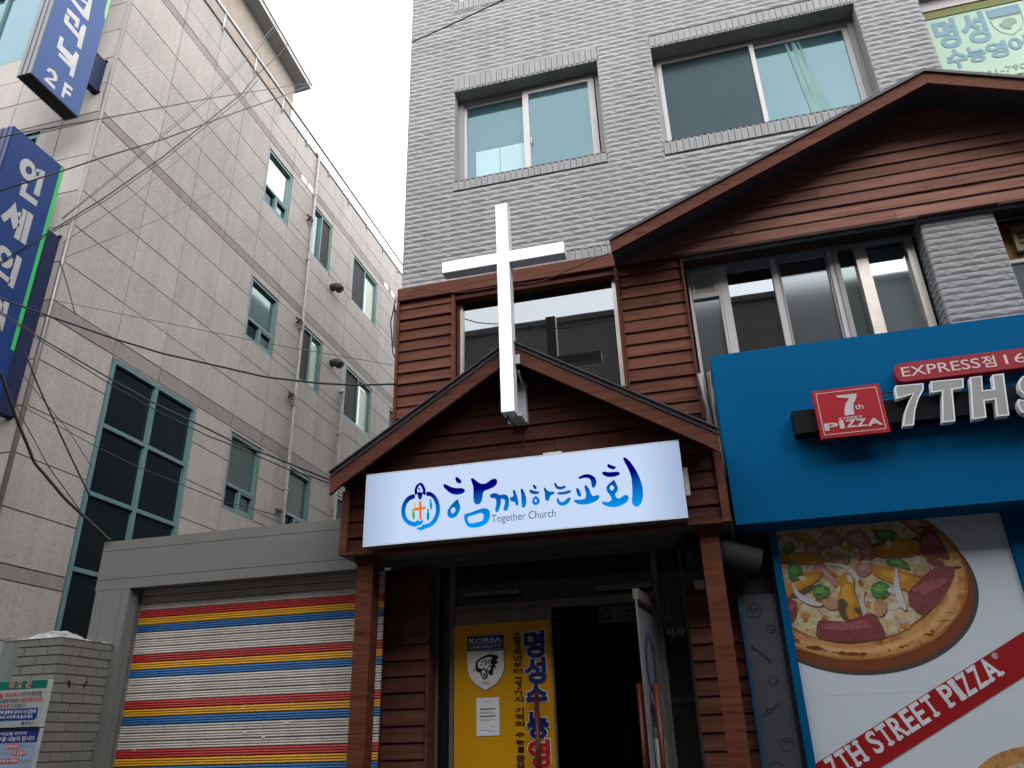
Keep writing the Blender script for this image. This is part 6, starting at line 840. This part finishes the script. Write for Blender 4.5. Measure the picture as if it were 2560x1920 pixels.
# ================================================================== STONE BUILDING ON THE LEFT
K = 6.826; SX = -K
lb = thing("stone_building", (-9, 10, 0), "beige stone clad office building with teal window frames on the left", "building")
YE = 19.0; TOP = 1.637 * K
ZJ = [1.637, 1.565, 1.516, 1.493, 1.40, 1.322, 1.244, 1.176, 1.103, 1.081, .999, .916, .841, .764, .687, .656, .577, .496, .418, .335, .255, .233, .15, .07, -.01, -.09, -.17, -.235]
ZJ = [z * K for z in ZJ]; YJ = [6.0, 7.03] + [7.03 + .852 * i for i in range(1, 15)]
bands = [(1.493 * K, 1.516 * K), (1.081 * K, 1.103 * K), (.656 * K, .687 * K), (.233 * K, .255 * K)]
def isband(c): return any(a < c < d for a, d in bands)
wins = []                                            # (y0, y1, z0, z1, kind, flip)
for zt, zb_ in ((1.470, 1.297), (1.061, .894), (.648, .473), (.235, .06)):
    for a, c, kd in ((1.410, 1.534, 'A'), (1.657, 1.781, 'B'), (1.934, 2.126, 'B'), (2.275, 2.45, 'B')): wins.append((a * K, c * K, zb_ * K, zt * K, kd))
wins = [(a, c, z0, z1, ('A' if kd == 'B' and a < 12 and 3 < z1 < 5 else kd)) for a, c, z0, z1, kd in wins]
BIG = (1.0315 * K, 1.279 * K, -.16 * K, .652 * K)
holes = [w_[:4] for w_ in wins] + [BIG]
def panels(b, ys, zs, holes, P, gap=.013, flip=False):
    ys = sorted(ys); zs = sorted(zs)
    for y0, y1 in zip(ys, ys[1:]):
        for z0, z1 in zip(zs, zs[1:]):
            rc = [(y0, y1, z0, z1)]
            for h in holes:
                nr_ = []
                for r in rc:
                    a0, a1, c0, c1 = max(r[0], h[0]), min(r[1], h[1]), max(r[2], h[2]), min(r[3], h[3])
                    if a1 - a0 < .01 or c1 - c0 < .01: nr_.append(r); continue
                    for q in ((r[0], r[1], r[2], c0), (r[0], r[1], c1, r[3]), (r[0], a0, c0, c1), (a1, r[1], c0, c1)):
                        if q[1] - q[0] > .02 and q[3] - q[2] > .02: nr_.append(q)
                rc = nr_
            for r in rc:
                m_ = 1 if isband((r[2] + r[3]) / 2) else 0; o = random.uniform(-.0015, .0015); g = gap / 2
                q = [(r[0] + g, r[2] + g), (r[1] - g, r[2] + g), (r[1] - g, r[3] - g), (r[0] + g, r[3] - g)]; n = len(b.v)
                b.v += [P(u, v, .014 + o) for u, v in q] + [P(u, v, 0) for u, v in q]
                b.f.append((n, n + 1, n + 2, n + 3)); b.m.append(m_)
                for i in range(4): j = (i + 1) % 4; b.f.append((n + j, n + i, n + 4 + i, n + 4 + j)); b.m.append(m_)
b = MB(); panels(b, YJ, ZJ, holes, lambda u, v, d: (SX - .014 + d, u, v + H))
XJ = [-6.826, -7.42, -8.3, -9.2, -10.1, -11.0, -12.0, -14, -16, -18, -20, -22]; fwin = [(-10.0, -8.47, 8.93, 10.6), (-9.2, -7.75, 5.9, 7.42), (-10.0, -8.47, 3.2, 4.6), (-10, -8.47, .0, 1.6)]
panels(b, [-x for x in XJ], ZJ, [(-q[1], -q[0], q[2], q[3]) for q in fwin], lambda u, v, d: (-u, 6.014 - d, v + H))
b.build("cladding", [STONE, STONEB], lb)
b = MB(); holed(b, lambda u, v: (SX - .014, u, v + H), 6.014, YE, -1.6, TOP, holes, .10, lambda u, v, d: (SX - .014 - d, u, v + H))
holed(b, lambda u, v: (u, 6.014, v + H), -22, SX - .014, -1.6, TOP, fwin, .12, lambda u, v, d: (u, 6.014 + d, v + H))
for q in (((-22, 6.014, TOP + H), (SX - .014, 6.014, TOP + H), (SX - .014, YE, TOP + H), (-22, YE, TOP + H)), ((-22, 6.014, 0), (-22, YE, 0), (-22, YE, TOP + H), (-22, 6.014, TOP + H)), ((-22, YE, 0), (SX - .014, YE, 0), (SX - .014, YE, TOP + H), (-22, YE, TOP + H))): b.face(q)
b.build("wall", SJOINT, lb)
b = MB(); b.tube([(SX - .008, 6.006, 0), (SX - .008, 6.006, TOP + H)], .028, 12); b.build("corner_bead", mat("corner_metal", (.15, .14, .135), .35, .08, metal=.4), lb, True)
b = MB(); b.box(SX - .2, SX + .02, 5.99, YE, TOP + .001 + H, TOP + .03 + H); b.build("coping", mat("coping_dark", (.08, .08, .08), .6), lb)
# windows of the side wall
def swin(y0, y1, z0, z1, kd, seed):
    X = SX - .045; t = .045; b = MB()
    def bx(a, c, d, e, xo=0, xd=.05, m=0): b.box(X + xo - xd, X + xo, a, c, d + H, e + H, m)
    g = .006; y0 += g; y1 -= g; z0 += g; z1 -= g
    bx(y0, y0 + t, z0, z1, .03, .09); bx(y1 - t, y1, z0, z1, .03, .09); bx(y0 + t, y1 - t, z0, z0 + t, .03, .09); bx(y0 + t, y1 - t, z1 - t, z1, .03, .09)
    pn = []
    if kd == 'A':
        zt = z0 + (z1 - z0) * .30; ym = y0 + (y1 - y0) * .46
        bx(y0 + t, y1 - t, zt, zt + .05, .028, .07); bx(ym, ym + .04, z0 + t, zt, .026, .06)
        for a, c, d, e in ((ym + .042, ym + .075, z0 + t, zt), (y1 - t - .035, y1 - t, z0 + t, zt), (ym + .076, y1 - t - .036, z0 + t, z0 + t + .035), (ym + .076, y1 - t - .036, zt - .036, zt)): bx(a, c, d, e, .02, .03)
        up = (y0 + t, y1 - t, zt + .05, z1 - t)
        pn = [(up, [GREENW, GREENG, GREENG, BLKG][seed[1]] if seed[0] == 0 else GREENG), ((y0 + t, ym, z0 + t, zt), BLKG), ((ym + .076, y1 - t - .036, z0 + t + .036, zt - .037), GREENG)]
    else:
        ym = (y0 + y1) / 2; lf = seed[2]
        bx(ym - .018, ym + .018, z0 + t, z1 - t, .028, .05); dk, li = ((y0 + t, ym - .018), (ym + .018, y1 - t)) if lf else ((ym + .018, y1 - t), (y0 + t, ym - .018))
        for a, c in (li,): 
            for u0, u1, d, e in ((a, a + .03, z0 + t, z1 - t), (c - .03, c, z0 + t, z1 - t), (a + .031, c - .031, z0 + t, z0 + t + .03), (a + .031, c - .031, z1 - t - .03, z1 - t)): bx(u0, u1, d, e, -.005, .03)
        pn = [((dk[0], dk[1], z0 + t, z1 - t), SCRN2), ((li[0] + .031, li[1] - .031, z0 + t + .031, z1 - t - .031), PALEG if seed[3] else GREENG)]
    o = b.build("window", TEAL, lb)
    for (a, c, d, e), m_ in pn:
        q = MB(); xx = X - (.03 if m_ is not SCRN2 else .0); q.box(xx - .006, xx, a, c, d + H, e + H); q.build("insect_screen" if m_ is SCRN2 else "pane", m_, o)
    if kd == 'B' and seed[3]:
        q = MB(); a, c = li[0] + .035, li[1] - .035; n = 16
        for i in range(n):
            z = z0 + .12 + (z1 - z0 - .26) * i / n; q.box(X - .029, X - .0265, a + (c - a) * (.35 if i % 5 else .3), c, z + H, z + .045 + H)
        q.build("blind", mat("pale_blind", (.42, .46, .40), .6), o)
    return o
GREENW = glass("sky_glass", (.10, .13, .12), .55, (.80, .86, .84), .02); SCRN2 = mat("screen_mesh", (.030, .029, .032), .8, .15, 30); PALEG = glass("pale_glass", (.22, .28, .24), .10, (.85, .95, .92), .06)
for i, (a, c, z0, z1, kd) in enumerate(wins):
    r_, k_ = divmod(i, 4)
    lf = {1: (r_ != 0), 2: True, 3: True}.get(k_, False); swin(a, c, z0, z1, kd, (k_, r_, lf, k_ in (1, 2) and not (r_ == 0 and k_ == 1)))
# tall stair window
b = MB(); y0, y1, z0, z1 = BIG; X = SX + .004; t = .06
b.box(X - .09, X, y0 + .004, y0 + t, z0 + H, z1 - .004 + H); b.box(X - .09, X, y1 - t, y1 - .004, z0 + H, z1 - .004 + H); b.box(X - .09, X, y0 + t, y1 - t, z1 - t + H, z1 - .004 + H)
ym = 1.155 * K; b.box(X - .09, X - .004, ym - .03, ym + .03, z0 + H, z1 - t + H); rows = [.5235 * K, .400 * K, .272 * K, .14 * K, .0, -.14 * K]
for z in rows:
    for a, c in ((y0 + t, ym - .03), (ym + .03, y1 - t)): b.box(X - .085, X - .006, a, c, z - .025 + H, z + .025 + H)
big = b.build("stair_window", TEAL, lb)
zz_ = [z1 - t] + [r for r in rows]
for i in range(len(zz_) - 1):
    for a, c in ((y0 + t, ym - .03), (ym + .03, y1 - t)):
        q = MB(); q.box(X - .055, X - .049, a, c, zz_[i + 1] + .025 + H, zz_[i] - (.025 if i else 0) + H); q.build("pane", BLKG, big)
# front face windows
for q_ in fwin:
    a, c, z0, z1 = q_; b = MB(); frame(b, a + .005, c - .005, z0 + .005, z1 - .005, 6.03, 6.12, .06); b.box((a + c) / 2 - .03, (a + c) / 2 + .03, 6.04, 6.11, z0 + .065 + H, z1 - .065 + H)
    o = b.build("window", TEAL, lb); q = MB(); q.box(a + .065, c - .065, 6.08, 6.088, z0 + .065 + H, z1 - .065 + H); q.build("pane", glass("blue_glass", (.04, .07, .085), .14, (.4, .55, .62), .03), o)
# pipes, caps, clamps
def pipe(y, z0, z1, r, goose=False):
    b = MB(); x = SX + .05; P = [(x, y, z0), (x, y, z1)]
    if goose: P = [(x, y, z0), (x, y, z1 - .1), (x, y, z1 + .14), (x - .03, y - .02, z1 + .2), (x - .15, y - .05, z1 + .21)]
    b.tube([(p[0], p[1], p[2] + H) for p in P], r, 10)
    z = z1 - .9
    while z > z0 + .3: b.box(x - .05, x + .034, y - .034, y + .034, z + H, z + .03 + H); z -= 1.55
    b.build("downpipe", GALV, lb, False)
pipe(11.25, -1.6, 11.05, .030, True); pipe(13.04, -1.6, 6.5, .028)
b = MB(); b.tube([(SX, 13.0, 6.5 + H), (SX + .06, 13.0, 6.53 + H), (SX + .14, 12.9, 6.52 + H), (SX + .12, 12.78, 6.42 + H)], .025, 8); b.build("pipe_bend", GALV, lb, True)
for y, z in ((12.30, 8.61), (12.55, 6.98)):
    b = MB(); b.tube([(SX, y, z + H), (SX + .10, y, z + H), (SX + .17, y, z - .02 + H), (SX + .21, y, z - .09 + H)], [.075, .085, .10, .085], 14); b.build("vent_cap", mat("vent_dark", (.035, .035, .037), .5), lb, True)
for y, z in ((11.16, 9.49), (11.15, 7.15), (11.13, 5.63), (11.12, 3.52), (9.95, 9.6)):
    if y < 11: continue
    b = MB(); b.bar((SX, y - .02, z + H), (SX + .12, y - .06, z + .02 + H), .035, .035); b.bar((SX + .07, y - .16, z + .02 + H), (SX + .07, y + .06, z + .03 + H), .03, .03); b.bar((SX + .09, y - .05, z + H), (SX + .09, y - .05, z - .08 + H), .03, .03); b.build("pipe_tap", mat("tap_dark", (.05, .045, .04), .6), lb)
for y in (10.75, 11.02, 14.9, 15.3):
    b = MB(); b.box(SX + .001, SX + .006, y, y + .22, 1.495 * K + H, 1.514 * K + H); b.build("light_panel", mat("pale_stone", (.62, .58, .54), .6), lb)
# rooftop rail
b = MB(); RX = SX + .03; RZ = 1.681 * K + H; ys_ = [1.435 * K - .975 * 3 + .975 * i for i in range(14)]
b.tube([(RX, 6.1, RZ), (RX, YE, RZ)], .03, 10)
for y in ys_:
    if 6.1 < y < YE: b.tube([(RX, y, TOP - .12 + H), (RX, y, RZ)], .016, 8)
b.build("roof_rail", mat("steel_rail", (.36, .355, .35), .35, .08, metal=.5), lb, True)
# penthouse with its overhanging eave, set slightly askew
def pent(off): return [(-7.27 + off, 10.82), (-7.06 + off, 6.2)]
b = MB()
def quadbox(P, z0, z1, m=0):
    n = len(b.v); b.v.extend([(x, y, z0 + H) for x, y in P] + [(x, y, z1 + H) for x, y in P]); k = len(P)
    b.f.append(tuple(n + i for i in reversed(range(k)))); b.f.append(tuple(n + k + i for i in range(k))); b.m += [m, m]
    for i in range(k): j = (i + 1) % k; b.f.append((n + i, n + j, n + k + j, n + k + i)); b.m.append(m)
quadbox([(-7.06, 6.3), (-7.27, 10.82), (-11, 11.0), (-11, 6.3)], TOP + .01, 12.92)
b.build("penthouse", mat("penthouse_render", (.215, .185, .16), .85, .10, 5, bump=.4), lb)
b = MB(); quadbox([(-6.76, 6.1), (-7.0, 11.03), (-11.3, 11.25), (-11.3, 6.1)], 12.921, 13.03, 0); quadbox([(-6.74, 6.08), (-6.985, 11.06), (-11.3, 11.28), (-11.3, 6.08)], 13.031, 13.06, 1)
b.build("penthouse_eave", [mat("eave_render", (.29, .285, .28), .8, .08, 4), mat("eave_edge", (.09, .09, .09), .6)], lb)

# ================================================================== PROJECTING SIGNS
PBODY = mat("sign_body_blue", (.006, .018, .09), .4, .05, 2); PFACE = mat("sign_face_blue", (.004, .021, .10), .45, .03, 1); PFACE2 = mat("sign_face_light_blue", (.024, .058, .165), .45, .03, 1); PGREY = mat("sign_side_grey", (.13, .13, .145), .45, .05, 3); PLET = mat("sign_letter", (.26, .26, .26), .45, .04); PGR = mat("sign_green_stripe", (.03, .30, .08), .4, .04); PGR2 = mat("sign_pale_green_stripe", (.16, .36, .16), .4, .04)
def proj(nm, lab, z0, z1, body, face, loops, stripe, smat, let, br):
    t = thing(nm, (-6.98, 5.4, H + (z0 + z1) / 2), lab, "sign")
    b = MB(); b.box(-7.09, -6.882, 5.02, 5.755, z0 + H, z1 + H, 0); b.box(-7.085, -6.885, 5.012, 5.019, z0 + .005 + H, z1 - .005 + H, 0)
    b.box(-7.025, -7.018, 5.006, 5.0115, z0 + .01 + H, z1 + H, 1); b.box(-6.95, -6.943, 5.006, 5.0115, z0 + .01 + H, z1 + H, 1)
    b.box(-7.07, -6.90, 5.03, 5.74, z0 - .002 + H, z0 + H, 2)
    b.build("casing", [body, mat("sign_seam", (.03, .03, .04), .6), BLACK], t)
    b = MB(); b.box(-6.8815, -6.878, 5.024, 5.751, z0 + .006 + H, z1 - .006 + H); b.build("face", face, t)
    b = MB()
    for l in loops: b.flat(l, onS(-6.8765))
    b.build("lettering", let, t)
    b = MB(); b.flat([stripe], onS(-6.8762)); b.build("stripe", smat, t)
    b = MB()
    for a, c in br: b.box(-7.05, -6.945, 5.757, 5.995, a + H, c + H)
    for a, c in br: b.tube([(-7.0, 5.98, c + H), (-6.93, 5.985, c + .02 + H)], .018, 8); b.tube([(-7.0, 5.98, a + H), (-6.93, 5.985, a + .02 + H)], .018, 8)
    b.build("bracket", mat("bracket_blue_black", (.012, .018, .05), .5, .1), t)
proj("projecting_sign", "light blue projecting sign marked 2F high on the left stone building", 7.19, 10.6, PGREY, PFACE2, UP, [(5.705, 9.02), (5.725, 8.93), (5.752, 8.90), (5.752, 10.55), (5.705, 10.55)], PGR2, mat("sign_letter_pale", (.36, .355, .35), .45), [(7.86, 8.40)])
proj("projecting_sign", "dark blue projecting sign with a green stripe and large Korean letters, lower left", 3.2, 6.387, PBODY, PFACE, LO, [(5.70, 3.91), (5.748, 3.91), (5.748, 6.37), (5.70, 6.37)], PGR, PLET, [(3.25, 5.55)])

# ================================================================== CABLES
def spline(P, n=5):
    o = []
    for i in range(len(P) - 1):
        p0, p1, p2_, p3_ = (Vector(P[max(i - 1, 0)]), Vector(P[i]), Vector(P[i + 1]), Vector(P[min(i + 2, len(P) - 1)]))
        for j in range(n):
            t = j / n; o.append(.5 * (2 * p1 + (p2_ - p0) * t + (2 * p0 - 5 * p1 + 4 * p2_ - p3_) * t * t + (3 * p1 - p0 - 3 * p2_ + p3_) * t ** 3))
    o.append(Vector(P[-1])); return o
CL = {'a': (.006, "thin black cable crossing to the penthouse eave, uppermost of the bundle"), 'b': (.0085, "thick black cable sagging across the left stone wall to the penthouse eave"), 'c': (.0045, "thin cable rising from the lower sign bracket, upper one of a close pair"), 'c2': (.004, "thin cable rising from the lower sign bracket, lower one of a close pair"), 'd': (.0075, "twisted black cable running from the left edge up over the stone wall"), 'd2': (.005, "slimmer cable alongside the twisted black cable"), 'e': (.0035, "very thin cable below the cable pairs on the stone wall"), 'f': (.003, "faint grey wire slanting up across the middle of the stone wall"),
      'g': (.0085, "thick black cable sagging from the blue sign to the timber cladding corner"), 'h': (.007, "black cable running down to the porch eave, upper of two"), 'i': (.005, "black cable running down to the porch eave, lower of two"), 'j': (.004, "thin cable crossing the tall stair window below the others"), 'k': (.013, "heavy black cable drooping from the lower blue sign to the gate beam"), 'l': (.008, "black cable dropping steeply to the stair window edge"), 'm': (.005, "slim black cable dropping beside the heavy drooping cable"), 'n': (.0035, "finest wire falling in front of the stone corner"),
      'o': (.003, "faint wire crossing the stone wall between the first and second rows of windows"), 'p': (.008, "black cable crossing the top of the grey brick wall"), 'q': (.006, "short loose cable hanging from the lower sign bracket"), 'r': (.005, "brown cable slung across the top of the timber framed window"), 's': (.006, "looped cable hanging at the corner of the timber cladding")}
for k, P in CB.items():
    r, lab = CL[k]; P = [(x, y, z + H) for x, y, z in P]
    if P[0][0] < -6.3 and k in 'abdghk':                   # carry on out of the picture
        d = (Vector(P[0]) - Vector(P[1])).normalized(); P.insert(0, tuple(Vector(P[0]) + d * 3))
    b = MB(); b.tube(spline(P), r, 6); tag(b.build("cable", WIREG if k in 'ceof' else (mat("brown_cable", (.06, .03, .02), .6) if k == 'r' else WIRE), None, True), lab, "cable", "overhead cables")

# ================================================================== ACROSS THE STREET (seen only in the window reflections)
ob = thing("street_building", (0, -10, 0), "dark brick building across the street, mirrored in the timber framed window", "building")
b = MB(); b.box(-22, 22, -15, -5.2, .01, 9.80 + H); 
bm_ = bpy.data.materials.new("dark_brick"); bm_.use_nodes = True; n_ = bm_.node_tree; bt = n_.nodes.new("ShaderNodeTexBrick"); tc_ = n_.nodes.new("ShaderNodeTexCoord"); mp_ = n_.nodes.new("ShaderNodeMapping"); mp_.inputs["Rotation"].default_value = (math.radians(90), 0, 0)
n_.links.new(tc_.outputs["Object"], mp_.inputs[0]); n_.links.new(mp_.outputs[0], bt.inputs["Vector"]); bt.inputs["Scale"].default_value = 1.0; bt.inputs["Brick Width"].default_value = .21; bt.inputs["Row Height"].default_value = .067; bt.inputs["Mortar Size"].default_value = .008
bt.inputs["Color1"].default_value = (.050, .036, .030, 1); bt.inputs["Color2"].default_value = (.072, .052, .042, 1); bt.inputs["Mortar"].default_value = (.09, .085, .08, 1); n_.links.new(bt.outputs[0], n_.nodes["Principled BSDF"].inputs["Base Color"]); n_.nodes["Principled BSDF"].inputs["Roughness"].default_value = .9
b.build("wall", bm_, ob)
b = MB(); b.box(-22.1, 22.1, -15.1, -5.1, 9.801 + H, 9.96 + H); b.build("parapet", mat("dark_coping", (.05, .045, .042), .8), ob)
for x in (-9.5, -5.5, -1.5, 2.5, 6.5):
    for z in (2.2, 5.2, 8.2):
        b = MB(); frame(b, x, x + 1.8, z - H, z + 1.4 - H, -5.2, -5.14, .07); o = b.build("window", PVCG, ob); q = MB(); q.box(x + .07, x + 1.73, -5.19, -5.18, z + .07, z + 1.33); q.build("pane", BLKG, o)

for lab, (x0, x1, y0, y1, z1) in (("plain unseen building added right of the pizza shop to cut side light", (6.6, 13, 6.0, 17, 11.5)), ("plain unseen building added across the street on the right to cut side light", (13.1, 26, -15, 17, 12.5)),
                                  ("plain unseen building added across the street on the left to cut side light", (-40, -22.5, -15, 17, 12.5))):
    t = thing("added_blocker_building", ((x0 + x1) / 2, (y0 + y1) / 2, 0), lab, "building", "unseen buildings added to cut side light")  # unseen blocks added to hold back skylight from the street ends
    b = MB(); b.box(x0, x1, y0, y1, .125, z1); b.build("wall", mat("blocker_render", (.17, .16, .15), .85, .1, 3, bump=.2), t)
    b = MB(); b.box(x0 - .1, x1 + .1, y0 - .1, y1 + .1, z1 + .001, z1 + .15); b.build("parapet", mat("parapet_grey", (.3, .3, .3), .8), t)
bpy.data.scenes.remove(TS)
